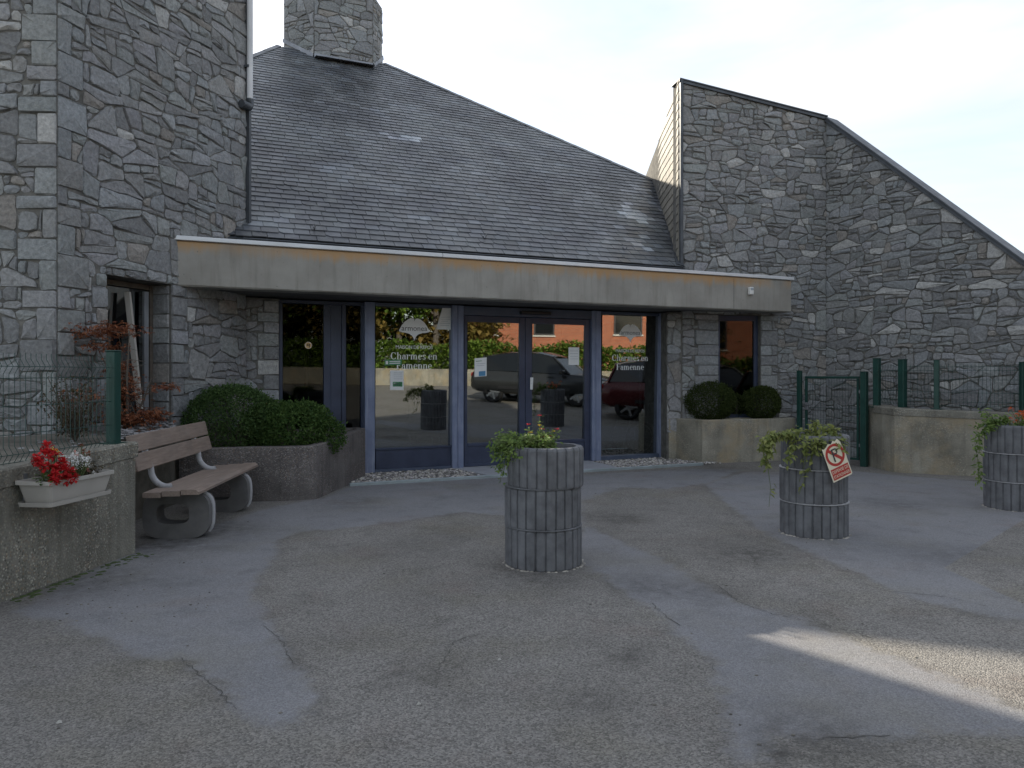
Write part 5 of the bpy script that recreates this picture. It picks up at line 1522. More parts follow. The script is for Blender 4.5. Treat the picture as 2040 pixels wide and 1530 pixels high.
# ------------------------------------------------------------------ gate, right-hand wall and fence
def gate():
    a, b = Vector((5.155, 13.50, 0)), Vector((5.88, 12.57, 0))
    d = (b - a).normalized(); n = Vector((d.y, -d.x, 0)); r = Matrix((d, n, ZU)).transposed()
    t = empty('garden_gate', a, 'green wire mesh garden gate between beige planter and fenced wall', 'gate')
    post(t, a, 0, 1.60, .075, r, False, 'gate_post'); post(t, b, 0, 1.58, .10, r, False, 'gate_post')
    L = (b - a).length
    A, B = a + d * .115, b - d * .085
    f = MB()
    for z in (.12, 1.49): f.box((A + B) / 2 + ZU * z, ((B - A).length, .04, .04), r, (1, 1, 1), .004)
    for p in (A + d * .02, B - d * .02): f.box(p + ZU * .805, (.04, .04, 1.328), r, (1, 1, 1), .004)
    f.build('gate_frame', 'green_metal', t)
    mesh_panel(t, A + d * .03, B - d * .03, .14, 1.47, (), 'wire_mesh', .0028, .05, .2)
    k = MB(); k.box(A + d * .05 + ZU * .98 + n * .03, (.06, .05, .13), r, (1, 1, 1), .006); lk = k.build('lock_box', 'zinc', t)
    h = MB(); h.tube([A + d * .05 + ZU * 1.0 + n * .05, A + d * .05 + ZU * 1.0 + n * .10, A + d * .17 + ZU * 1.0 + n * .10], .009, 8); h.build('handle', 'zinc', lk)
    for z in (.35, 1.25):
        h = MB(); h.box(B + d * .01 + ZU * z, (.05, .03, .05), r); h.build('hinge', 'zinc', t)
gate()
def right_wall():
    pts = [Vector((5.99, 12.70, 0)), Vector((5.97, 12.15, 0)), Vector((6.02, 11.85, 0)), Vector((6.10, 11.79, 0)), G(1941, 949.6), G(2040, 957), G(2250, 968)]
    tp = [1.035, 1.025, 1.015, 1.01, .985, .98, .97]
    t = empty('retaining_wall', pts[0], 'grey concrete wall with coping carrying the green fence on the right', 'wall')
    th = .26
    def offs(d):
        out = []
        for i, p in enumerate(pts):
            a = pts[max(i - 1, 0)]; b = pts[min(i + 1, len(pts) - 1)]; q = (b - a).normalized(); nn = Vector((q.y, -q.x, 0)); nn = nn if nn.dot(-p) > 0 else -nn
            out.append(p + nn * d)
        return out
    def slab(z0f, z1f, front, name, mat, bev=.0):
        fo = offs(front); bo = offs(-th - (front > 0) * .02); n = len(pts); v = []
        for i in range(n):
            z0, z1 = z0f(tp[i]), z1f(tp[i])
            v += [fo[i] + ZU * z0, fo[i] + ZU * (z1 - bev), fo[i].lerp(bo[i], bev / .3 + .001) + ZU * z1, bo[i] + ZU * z1, bo[i] + ZU * z0]
        f = []
        for i in range(n - 1):
            for k in range(5): f.append((i * 5 + k, i * 5 + (k + 1) % 5, (i + 1) * 5 + (k + 1) % 5, (i + 1) * 5 + k))
        f += [(4, 3, 2, 1, 0), tuple((n - 1) * 5 + k for k in range(5))]
        m = MB(); m.add(v, f); m.build(name, mat, t)
    slab(lambda z: 0, lambda z: z - .115, 0, 'wall_body', 'old_concrete'); slab(lambda z: z - .112, lambda z: z, .012, 'coping', 'aggregate', .015)
    f = empty('wire_fence', pts[0] + ZU, 'green wire mesh fence with three posts on the right wall', 'fence')
    mid = offs(-.13)
    pp = []
    for (px, w, z1, Y) in ((1747, .095, 1.80, 12.45), (1798, .10, 1.775, 12.02), (1866, .075, 1.755, 11.72)):
        p = Vector(((px - CX) / FPX * Y, Y, 0)); pp.append(p)
        q = (p - pp[-2]).normalized() if len(pp) > 1 else Vector((.6, -.8, 0))
        post(f, p, 1.0, z1, w, Matrix((q, Vector((-q.y, q.x, 0)), ZU)).transposed())
    p4 = Vector((7.60, 11.20, 0)); p5 = Vector((8.5, 10.62, 0))
    post(f, p4, .98, 1.72, .075, XR)
    mesh_panel(f, pp[0], pp[1], 1.06, 1.70, (.12, .85), 'wire_mesh', .0028); mesh_panel(f, pp[1], pp[2], 1.05, 1.70, (.12, .85), 'wire_mesh', .0028); mesh_panel(f, pp[2], p4, 1.04, 1.70, (.12, .85), 'wire_mesh', .0028); mesh_panel(f, p4, p5, 1.04, 1.70, (.12, .85), 'wire_mesh', .0028)
right_wall()

# ------------------------------------------------------------------ ring planters
def ring_planter(loc, label, rot, jig, joint='pale_concrete'):
    t = empty('ring_planter', loc, label, 'planter', 'stacked ring planters before the entrance')
    Ro, H, k = .312, .320, 24
    for i in range(3):
        m = MB(); z0 = i * (H + .002); ox, oy = jig[i][0], jig[i][1]; ph = jig[i][2]
        v, f = [], []
        prof = []
        for j in range(k):
            a0 = 2 * math.pi * (j / k) + ph; s = 2 * math.pi / k
            prof += [(a0, Ro - .016), (a0 + s * .045, Ro - .016), (a0 + s * .11, Ro - .003), (a0 + s * .5, Ro + .002), (a0 + s * .89, Ro - .003), (a0 + s * .955, Ro - .016)]
        n = len(prof)
        levels = [(0.0, -.006, 0), (.012, 0, 0), (H - .022, 0, 0), (H - .004, -.010, 0), (H, -.022, 0), (H, 0, 1), (H - .20 if i == 2 else 0, 0, 2)]
        for (z, dr, md) in levels:
            for (a, r) in prof:
                rr = r + dr if md == 0 else Ro - .060
                if md == 0 and dr <= -.02: rr = Ro - .026
                w = .0025 * math.sin(a * 5 + i * 2) + rnd.uniform(-.0018, .0018)
                v.append(loc + Vector((ox + (rr + w) * math.cos(a), oy + (rr + w) * math.sin(a), z0 + z + (rnd.uniform(-.003, .003) if md == 0 and dr < -.004 else 0))))
        for l in range(len(levels) - 1):
            for j in range(n): f.append((l * n + j, l * n + (j + 1) % n, (l + 1) * n + (j + 1) % n, (l + 1) * n + j))
        m.add(v, f); m.build('concrete_ring', 'ring_concrete', t)
        if i < 2:
            q = MB(); q.lathe([(Ro - .03, z0 + H - .006), (Ro + .004, z0 + H - .004), (Ro + .006, z0 + H + .004), (Ro - .03, z0 + H + .006)], loc + Vector((ox, oy, 0)), 48); q.build('mortar_joint', joint, t)
    s = MB(); s.lathe([(.0, 3 * H - .050), (.12, 3 * H - .045), (Ro - .058, 3 * H - .07)], loc, 20); s.build('soil', 'soil', t)
    c = MB()
    for j in range(70):
        a = rnd.uniform(0, 6.28); k_ = rnd.uniform(.5, 1.1)
        c.ico(loc + Vector((math.cos(a), math.sin(a), 0)) * (Ro + rnd.uniform(.0, .022)) + ZU * .004, rnd.uniform(.006, .014), (k_, k_ * .96, k_ * .86), (1.3, 1.3, .6), False)
    c.build('grout', 'pebble', t, kind='stuff')
    return t
RP = [Vector((.262, 6.18, 0)), Vector((2.945, 7.34, 0)), Vector((5.83, 8.72, 0))]
ring_planter(RP[0], 'stacked concrete ring planter with red and yellow flowers, nearest the camera', 0, ((-.004, 0, .02), (-.012, .004, .05), (.012, -.004, .0)), 'ring_concrete')
ring_planter(RP[1], 'stacked concrete ring planter carrying the red no parking sign', 0, ((.0, 0, .1), (-.006, .004, .16), (.006, .0, .05)))
ring_planter(RP[2], 'stacked concrete ring planter cut by the right edge of the photo', 0, ((.0, 0, .07), (-.004, .004, .0), (.004, .0, .12)))

def trailing(mbl, mbs, path, n, L, W, rg, jit=.03, droop=.6):
    mbs.tube(path, [.004] + [.0025] * (len(path) - 1), 5)
    for i in range(n):
        s = rg.random() ** .85 * (len(path) - 1.001); k = int(s)
        p = Vector(path[k]).lerp(Vector(path[k + 1]), s - k) + Vector((rg.gauss(0, jit), rg.gauss(0, jit), rg.gauss(0, jit * .7)))
        x = min(1, max(0, rg.gauss(.5, .3)))
        mbl.leaf(p, Vector((rg.gauss(0, .8), rg.gauss(-.35, .8), rg.gauss(-droop * .5, .55))), Vector((rg.gauss(0, .4), rg.gauss(-.5, .4), 1)), L * rg.uniform(.65, 1.3), W * rg.uniform(.8, 1.2), (x, x, x))
def plants():
    rg = random.Random(41)
    # flowers in the nearest ring
    c = RP[0] + ZU * .90
    t = empty('flowering_plant', c, 'leafy plant with red and yellow flowers in the nearest ring planter', 'plant')
    f, s = MB(), MB()
    def pp(px, py, dy=0.0): return P(px, py, RP[0].y + dy)
    for i in range(230):                                 # mound across the left half and over the rim
        a = pp(rg.uniform(985, 1112), rg.uniform(862, 905), rg.uniform(-.20, .18))
        b = c + Vector((rg.uniform(-.2, .05), rg.uniform(-.12, .12), 0))
        trailing(f, s, [b, b.lerp(a, .6) + ZU * .04, a], 9, .038, .022, rg, .020, .2)
    for (px0, py0, px1, py1, dy, n) in ((1012, 888, 992, 936, -.10, 80), (1005, 888, 985, 915, -.02, 70), (1020, 890, 1003, 932, -.2, 80), (1030, 890, 1026, 920, -.28, 30), (998, 880, 980, 905, .02, 50), (1008, 884, 978, 892, .05, 50), (1003, 930, 996, 962, -.15, 6), (1010, 925, 1001, 950, -.2, 5)):
        trailing(f, s, [c + Vector((-.14, dy * .5, .03)), pp(px0, py0 - 12, dy), pp(px1, py1, dy)], int(n * 1.7), .036, .021, rg, .018, .9)
    heads = [(1075, 828, 'petal_red'), (1053, 846, 'petal_red'), (1110, 855, 'petal_red'), (1073, 872, 'petal_red'), (1094, 869, 'petal_red'), (1083, 870, 'petal_orange'), (1080, 855, 'petal_orange'), (1075, 848, 'petal_yellow'), (1080, 878, 'petal_yellow'), (1077, 884, 'petal_yellow'), (1103, 860, 'petal_yellow'), (1057, 862, 'petal_yellow'), (1062, 876, 'petal_orange')]
    for (px, py, mt) in heads:
        q = pp(px, py, rg.uniform(-.1, .05)); b = c + Vector(((px - 1084) / 1500 * 6.2 * .6, rg.uniform(-.05, .05), -.02))
        trailing(f, s, [b, b.lerp(q, .6), q - ZU * .012], 12, .034, .020, rg, .014, -.2)
        h = MB()
        for k in range(9):
            a = k * .7; x = rg.random(); h.leaf(q + Vector((rg.gauss(0, .004), rg.gauss(0, .004), 0)), Vector((math.cos(a), math.sin(a), rg.uniform(-.1, .7))), ZU, .022, .016, (x, x, x))
        h.build('flower', mt, t)
    s.build('stems', 'stem_green', t); f.build('leaves', 'leaf_fresh', t, kind='stuff')
    # trailing plant in the second ring
    c = RP[1] + ZU * .90
    t = empty('trailing_plant', c, 'pale trailing vine hanging over the ring planter with the sign', 'plant')
    f, s = MB(), MB(); Y = RP[1].y
    def pq(px, py, dy=0.0): return P(px, py, Y + dy)
    for (path, n) in (([(1590, 868), (1565, 862), (1540, 868), (1528, 885), (1525, 915), (1527, 930)], 95), ([(1590, 866), (1550, 864), (1522, 874), (1518, 890)], 45), ([(1590, 866), (1545, 866), (1535, 880), (1532, 905)], 40), ([(1610, 862), (1620, 845), (1632, 842)], 26), ([(1600, 866), (1640, 858), (1668, 864), (1678, 884)], 45),
                      ([(1610, 862), (1580, 855), (1572, 862)], 26), ([(1620, 860), (1650, 850), (1665, 858)], 30), ([(1600, 870), (1588, 872), (1578, 895), (1573, 920)], 50), ([(1605, 868), (1600, 876), (1596, 895)], 26), ([(1620, 866), (1625, 880), (1622, 905)], 34), ([(1640, 864), (1632, 876), (1628, 892)], 26), ([(1612, 868), (1608, 890), (1600, 925)], 10), ([(1622, 868), (1618, 910), (1605, 950), (1592, 985)], 9), ([(1640, 866), (1645, 880), (1640, 900)], 20), ([(1528, 920), (1535, 970), (1532, 1010)], 5), ([(1610, 866), (1608, 910), (1592, 960)], 7), ([(1650, 870), (1665, 880), (1672, 896)], 30)):
        pts = []
        for i, (px, py) in enumerate(path):
            front = py > 872 and px > 1545
            pts.append(pq(px, py, -.33 if front else -.12 - .05 * i))
        trailing(f, s, pts, int(n * 1.6), .066, .030, rg, .022, .9)
    s.build('stems', 'stem_green', t); f.build('leaves', 'leaf_yellow', t, kind='stuff')
    # third ring
    c = RP[2] + ZU * .90
    t = empty('flowering_plant', c, 'orange red flowers with a hanging vine in the farthest right planter', 'plant')
    f, s = MB(), MB(); Y = RP[2].y
    def pr_(px, py, dy=0.0): return P(px, py, Y + dy)
    for (path, n) in (([(1985, 842), (1962, 838), (1948, 850), (1942, 880), (1950, 930), (1948, 965)], 85), ([(1990, 842), (1965, 845), (1955, 870), (1950, 905)], 70), ([(1990, 845), (1970, 828), (1962, 818)], 26), ([(2000, 845), (1985, 835), (1975, 840)], 40), ([(2010, 845), (2000, 832), (1995, 828)], 40), ([(2030, 850), (2036, 862), (2039, 875)], 30), ([(2020, 846), (2050, 840), (2075, 850)], 60), ([(1990, 846), (1972, 850), (1960, 858)], 40)):
        trailing(f, s, [pr_(px, py, -.1 if py < 850 else -.16) for px, py in path], int(n * 1.5), .052, .026, rg, .024, .7)
    for i in range(14):
        q = pr_(rg.uniform(2010, 2055), rg.uniform(812, 842), rg.uniform(-.15, .1)); b = c + Vector((rg.uniform(-.05, .1), 0, 0))
        trailing(f, s, [b, b.lerp(q, .6), q], 8, .035, .02, rg, .016, -.2)
        h = MB()
        for k in range(22):
            dr = Vector((rg.gauss(0, 1), rg.gauss(0, 1), rg.gauss(.4, .8))).normalized(); x = rg.random(); h.leaf(q + dr * .018, dr, ZU, .022, .018, (x, x, x))
        h.build('flower', 'petal_orange', t)
    s.build('stems', 'stem_green', t); f.build('leaves', 'leaf_fresh', t, kind='stuff')
plants()
# ------------------------------------------------------------------ lettering helpers
def text_polys(body, size, align='CENTER', space=1.0):
    cu = bpy.data.curves.new('lettering', 'FONT'); cu.body = body; cu.size = size; cu.align_x = align; cu.space_character = space; cu.resolution_u = 3
    o = bpy.data.objects.new('lettering', cu); sc.collection.objects.link(o)
    me = bpy.data.meshes.new_from_object(o)
    vs_ = [tuple(v.co) for v in me.vertices]; fs = [tuple(p.vertices) for p in me.polygons]
    bpy.data.objects.remove(o); bpy.data.meshes.remove(me); bpy.data.curves.remove(cu)
    return [(v[0], v[1]) for v in vs_], fs
def put_flat(mb, vs_, fs, O, eu, ev, en, off):
    mb.add([O + eu * x + ev * y + en * off for x, y in vs_], fs)
def arc(cx, cy, rx, ry, a0, a1, thick, thin, n=16, base=0.0):
    """crescent stroke: thick at the sides, thin at top and bottom"""
    vs_, fs = [], []
    for i in range(n + 1):
        a = R(a0 + (a1 - a0) * i / n); w = thin + (thick - thin) * abs(math.cos(a)) ** 1.5
        vs_ += [(cx + rx * math.cos(a), cy + ry * math.sin(a)), (cx + (rx - w) * math.cos(a), cy + (ry - min(w, thin * 1.6)) * math.sin(a))]
    for i in range(n): fs.append((2 * i, 2 * i + 2, 2 * i + 3, 2 * i + 1))
    return vs_, fs
def rect(x0, y0, x1, y1): return [(x0, y0), (x1, y0), (x1, y1), (x0, y1)], [(0, 1, 2, 3)]
SER = {}
def _serif():
    tk, tn = .105, .030
    def stem(x, h, flag=True, y0=0):
        g = [rect(x, y0, x + tk, h), rect(x - .045, y0, x + tk + .045, y0 + tn)]
        if flag: g.append(([(x - .05, h - tn), (x, h - tn), (x, h), (x - .05, h)], [(0, 1, 2, 3)]))
        return g
    def arch(x, w): return [arc(x + w / 2, .33, w / 2, .155, 8, 172, tk * .9, tn + .01, 12), rect(x + w - tk, 0, x + w, .34), rect(x + w - tk - .045, 0, x + w + .045, tn)]
    SER['C'] = ([arc(.33, .35, .30, .36, 48, 312, .135, tn + .01, 24), rect(.53, .47, .56, .70), rect(.53, .02, .555, .20)], .66)
    SER['h'] = (stem(.06, .72) + arch(.10, .34), .54)
    SER['a'] = ([arc(.20, .14, .17, .15, 60, 330, .10, tn, 14), rect(.27, .04, .27 + tk, .36), arc(.22, .34, .155, .145, 0, 175, .10, tn, 12), rect(.27, 0, .43, tn + .01), arc(.10, .345, .055, .055, 0, 360, .05, .05, 10)], .46)
    SER['r'] = (stem(.06, .48) + [arc(.30, .36, .14, .12, 60, 175, .05, tn, 8), arc(.355, .405, .06, .06, 0, 360, .055, .055, 10)], .44)
    SER['m'] = (stem(.06, .48) + arch(.10, .32) + arch(.36, .32), .80)
    SER['n'] = (stem(.06, .48) + arch(.10, .34), .54)
    SER['e'] = ([arc(.235, .245, .205, .255, 5, 318, .115, tn, 20), rect(.10, .255, .44, .255 + tn)], .47)
    SER['s'] = ([arc(.19, .365, .145, .13, 35, 265, .095, tn + .01, 12), arc(.19, .125, .155, .135, -150, 95, .095, tn + .01, 12), rect(.31, .36, .335, .48), rect(.035, .01, .06, .14)], .39)
    SER['F'] = ([rect(.10, 0, .10 + .135, .70), rect(.03, 0, .31, tn), rect(.03, .70 - tn, .56, .70), rect(.235, .345, .42, .345 + tn), rect(.535, .50, .56, .70), rect(.405, .26, .43, .45)], .58)
    SER[' '] = ([], .24)
_serif()
def serif_text(body, size):
    w = sum(SER[c][1] for c in body) * size; x = -w / 2
    V_, F_ = [], []
    for c in body:
        g, adv = SER[c]
        for vs_, fs in g:
            b = len(V_); V_ += [(x + p[0] * size, p[1] * size) for p in vs_]; F_ += [tuple(i + b for i in f) for f in fs]
        x += adv * size
    return V_, F_

def pane_frame(px, py, n, zc):
    """origin and axes on a leaning pane at a pixel"""
    u, z = FU(px, n), FZ(px, py, n)
    return F(u, z, n - LEAN * (z - zc)), U, (ZU - N * LEAN).normalized(), -N
def window_lettering():
    for (pxc, n, zc, logo_y, l1, l2, l3, k, parent_lab) in ((825, 11.53, 1.5, 655, 691, 716, 735, 1.0, 'left'), (1255, 11.53, 1.35, 663, 698, 719, 737, 1.0, 'right')):
        Yc = n / (Vector(((pxc - CX) / FPX, 1, 0)).dot(N)); mpp = Yc / FPX       # metres per photo pixel there
        sx = 1 / (U.x * 1.0 - U.y * (pxc - CX) / FPX)                             # front is foreshortened
        # ginkgo-leaf emblem
        O, eu, ev, en = pane_frame(pxc, logo_y, n, zc)
        W = 30 * mpp * sx if pxc < 1000 else 22.5 * mpp * sx; H = 40 * mpp if pxc < 1000 else 33 * mpp
        pts = [(0, .36), (.03, .47), (.18, .52), (.40, .47), (.64, .34), (.84, .14), (1.0, -.08), (.99, -.15), (.80, -.19), (.55, -.21), (.30, -.27), (.14, -.36), (.04, -.50), (0, -.60)]
        half = [(x * W, y * H) for x, y in pts]
        m = MB()
        poly = half + [(-x, y) for x, y in half[::-1][1:-1]]
        c = (0, 0)
        vs_ = [c] + poly; fs = [(0, i + 1, (i + 1) % len(poly) + 1) for i in range(len(poly))]
        fs = [tuple(reversed(f)) for f in fs]
        put_flat(m, vs_, fs, O, eu, ev, en, .003)
        em = m.build('window_emblem', 'film_white', None, origin=O); em.parent = E; em.location = O - WO[E.name]
        em['label'] = 'white ginkgo leaf emblem with dark lettering on the %s window pane' % parent_lab
        m = MB(); v, f = text_polys('armonea', 14.5 * mpp * sx if pxc < 1000 else 11 * mpp * sx)
        put_flat(m, v, f, O - ev * 4 * mpp, eu, ev, en, .0045); m.build('lettering', 'ink', em)
        m = MB()
        v, f = text_polys('MAISON DE REPOS', (9.4 if pxc < 1000 else 7.4) * mpp * sx, 'CENTER', .92); put_flat(m, v, f, pane_frame(pxc, l1 + 4, n, zc)[0], eu, ev, en, .003)
        sz = (22.8 if pxc < 1000 else 17.6) * mpp * sx
        for txt, py in (('Charmes en', l2), ('Famenne', l3)):
            v, f = serif_text(txt, sz * .82); put_flat(m, v, f, pane_frame(pxc, py, n, zc)[0], eu, ev, en, .003)
        lt = m.build('window_lettering', 'film_white', None, origin=O); lt['kind'] = 'stuff'; lt.parent = E; lt.location = O - WO[E.name]
window_lettering()

def notice(label, corners, n, zc, lines, mat='paper', frame=None, extra=None, cat='notice', off=.003):
    """sheet stuck on the glass: corners are photo pixels (tl, tr, br, bl)"""
    q = [pane_frame(px, py, n, zc)[0] for px, py in corners]
    en = -N
    m = MB(); f_ = [p + en * (off + .0025) for p in q]; b_ = [p + en * off for p in q]
    m.add(f_ + b_, [(3, 2, 1, 0), (0, 1, 5, 4), (1, 2, 6, 5), (2, 3, 7, 6), (3, 0, 4, 7)])
    o = m.build('notice', mat, None, origin=q[3]); tag(o, label, cat)
    def at(s, t): return (q[0].lerp(q[1], s)).lerp(q[3].lerp(q[2], s), t) + en * (off + .0038)
    for (s0, s1, t0, t1, mt) in lines:
        k = MB(); k.add([at(s0, t0), at(s1, t0), at(s1, t1), at(s0, t1)], [(3, 2, 1, 0)]); k.build('print', mt, o)
    return o
ln = lambda t, a=.12, b=.88, h=.016, mt='pale_ink': (a, b, t, t + h, mt)
notice('white sheet with slanted left edge at the top right of the left pane', [(881, 612), (899, 611), (899, 657), (868, 656)], 11.53, 1.5, [ln(.45), ln(.54), ln(.63, .2, .7), ln(.72), ln(.81, .2, .8)])
notice('white notice with green label low on the left pane', [(777, 738), (804, 738), (804, 777), (777, 777)], 11.53, 1.5, [ln(.12, .25, .9), ln(.22, .25, .9), ln(.32, .25, .9), ln(.42, .25, .9), (.2, .9, .58, .82, 'print_green'), (.26, .84, .62, .78, 'paper')])
notice('small green safety sticker on the left pane above the white notice', [(766, 717), (800, 716), (800, 727), (766, 728)], 11.53, 1.5, [(.06, .20, .2, .8, 'paper'), (.28, .92, .25, .42, 'paper'), (.28, .92, .58, .75, 'paper')], 'print_green')
notice('pale poster with blue triangle on the left door leaf', [(945, 714), (969, 712), (969, 749), (945, 751)], 11.535, 1.4, [ln(.15, .1, .6, .03, 'print_green'), ln(.3, .1, .9), ln(.4, .1, .8), (.35, .9, .72, .98, 'print_blue')], 'film_white')
notice('pale green sheet at the right of the right door leaf', [(1132, 692), (1153, 692), (1153, 727), (1132, 727)], 11.535, 1.4, [ln(.2), ln(.35), ln(.5), ln(.65)], 'film_white')
notice('narrow white label on the stile between the door leaves', [(1056, 752), (1062, 752), (1061, 776), (1056, 776)], 11.475, 1.4, [ln(.2), ln(.5)], off=.004)
notice('white and blue leaflet behind the lettering of the right pane', [(1230, 690), (1245, 690), (1245, 732), (1229, 732)], 11.565, 1.35, [(.0, 1, .4, 1.0, 'print_blue'), (.2, .8, .7, .8, 'paper')], off=-.03)
# round sticker on the side window
def round_sticker():
    c, eu, ev, en = pane_frame(614, 688, 11.60, 1.6); m = MB(); k = 24
    r = .053
    m.add([c + en * .004] + [c + en * .004 + eu * r * math.cos(6.2832 * i / k) + ev * r * math.sin(6.2832 * i / k) for i in range(k)], [(0, i + 1, (i + 1) % k + 1) for i in range(k)])
    o = m.build('round_sticker', 'sticker_orange', None, origin=c); tag(o, 'round orange sticker on the dark side window', 'sticker')
    b = MB()
    for (x0, y0, x1, y1) in ((-.022, .012, .022, .022), (-.022, -.008, -.012, .022), (-.022, -.008, .022, .002), (.012, -.034, .022, .022)):
        b.add([c + en * .0055 + eu * x + ev * y for x, y in ((x0, y0), (x1, y0), (x1, y1), (x0, y1))], [(0, 1, 2, 3)])
    b.build('symbol', 'ink', o)
    b = MB(); b.add([c + en * .005 + eu * rr * math.cos(6.2832 * i / k) + ev * rr * math.sin(6.2832 * i / k) for rr in (.043, .050) for i in range(k)], [(i, k + i, k + (i + 1) % k, (i + 1) % k) for i in range(k)]); b.build('rim', 'paper', o)
round_sticker()

# ------------------------------------------------------------------ no-parking sign
def sign():
    # torn-topped panel leaning on the second ring; corners from the photo
    Y = 6.94
    bl, br, tl = P(1661, 962, Y), P(1704, 941, Y + .07), P(1646, 893, Y)
    eu = (br - bl); Wd = .225; eu.normalize(); ev = (tl - bl); Hh = .345; ev = (ev - eu * ev.dot(eu)).normalized(); en = eu.cross(ev)
    sc_ = (br - bl).length / Wd
    t = empty('no_parking_sign', bl, 'tilted red and white no parking sign on a ring planter, top torn', 'sign')
    out = [(.004, 0), (Wd - .012, 0), (Wd, .012), (Wd, .235), (Wd - .010, .245), (Wd - .004, .27), (Wd - .016, .33), (Wd - .035, .36), (Wd - .07, .345), (.14, .36), (.11, .335), (.08, .352), (.05, .33), (0.018, .318), (0, .33), (0, .004)]
    m = MB(); n = len(out); cx_, cy_ = Wd / 2, .17
    v = [bl + eu * x + ev * y for x, y in out]; v2 = [p - en * .004 for p in v]
    m.add(v + v2 + [bl + eu * cx_ + ev * cy_, bl + eu * cx_ + ev * cy_ - en * .004], [(i, (i + 1) % n, 2 * n) for i in range(n)] + [(n + (i + 1) % n, n + i, 2 * n + 1) for i in range(n)] + [((i + 1) % n, i, n + i, n + (i + 1) % n) for i in range(n)])
    m.build('sign_panel', 'sign_white', t)
    def inside(poly):
        conv = [(.0, 0), (Wd, 0), (Wd, .30), (Wd - .03, .335), (0.02, .335), (0, .318)]
        return clip_to(poly, conv)
    r_ = MB(); cx_, cy_, ro, ri = Wd * .5, .232, .105, .080; k = 40
    def put(mb, poly, off):
        p = inside(poly)
        if len(p) >= 3: mb.add([bl + eu * x + ev * y + en * off for x, y in p], [tuple(range(len(p)))])
    for i in range(k):
        a, b = 6.28319 * i / k, 6.28319 * (i + 1) / k
        put(r_, [(cx_ + ri * math.cos(a), cy_ + ri * math.sin(a)), (cx_ + ro * math.cos(a), cy_ + ro * math.sin(a)), (cx_ + ro * math.cos(b), cy_ + ro * math.sin(b)), (cx_ + ri * math.cos(b), cy_ + ri * math.sin(b))], .0015)
    q = .011 / 2 ** .5 * 1.3; d = ri / 2 ** .5
    put(r_, [(cx_ - d - q, cy_ + d - q), (cx_ + d - q, cy_ - d - q), (cx_ + d + q, cy_ - d + q), (cx_ - d + q, cy_ + d + q)], .0022)
    r_.build('prohibition_ring', 'sign_red', t)
    p_ = MB()
    put(p_, [(cx_ - .030, cy_ - .062), (cx_ - .014, cy_ - .062), (cx_ - .014, cy_ + .06), (cx_ - .030, cy_ + .06)], .0030)
    put(p_, [(cx_ - .014, cy_ + .046), (cx_ + .02, cy_ + .046), (cx_ + .02, cy_ + .06), (cx_ - .014, cy_ + .06)], .0030)
    put(p_, [(cx_ - .014, cy_ + .002), (cx_ + .02, cy_ + .002), (cx_ + .02, cy_ + .016), (cx_ - .014, cy_ + .016)], .0030)
    put(p_, [(cx_ + .02, cy_ + .004), (cx_ + .034, cy_ + .016), (cx_ + .034, cy_ + .046), (cx_ + .02, cy_ + .058)], .0030)
    p_.build('letter', 'ink', t)
    b_ = MB(); b_.add([bl + eu * x + ev * y + en * .0015 for x, y in ((.012, .014), (Wd - .012, .014), (Wd - .012, .118), (.012, .118))], [(0, 1, 2, 3)]); b_.build('red_band', 'sign_red', t)
    w = MB()
    for txt, y, s in (('DEFENSE DE', .074, .041), ('STATIONNER', .028, .0405)):
        v, f = text_polys(txt, s, 'CENTER', .98); sx = .185 / (max(p[0] for p in v) - min(p[0] for p in v)); sx = min(sx, 1.05)
        put_flat(w, [(p[0] * sx + Wd / 2, p[1] + y) for p in v], f, bl, eu, ev, en, .0028)
    w.build('lettering', 'sign_white', t)
    k = MB(); c0 = bl + eu * .11 + ev * .29 - en * .01
    k.tube([c0, RP[1] + ZU * .93 + Vector((.02, -.05, 0)), RP[1] + ZU * .80 + Vector((.0, .05, 0))], .012, 8); k.build('stake', 'dark_zinc', t)
sign()

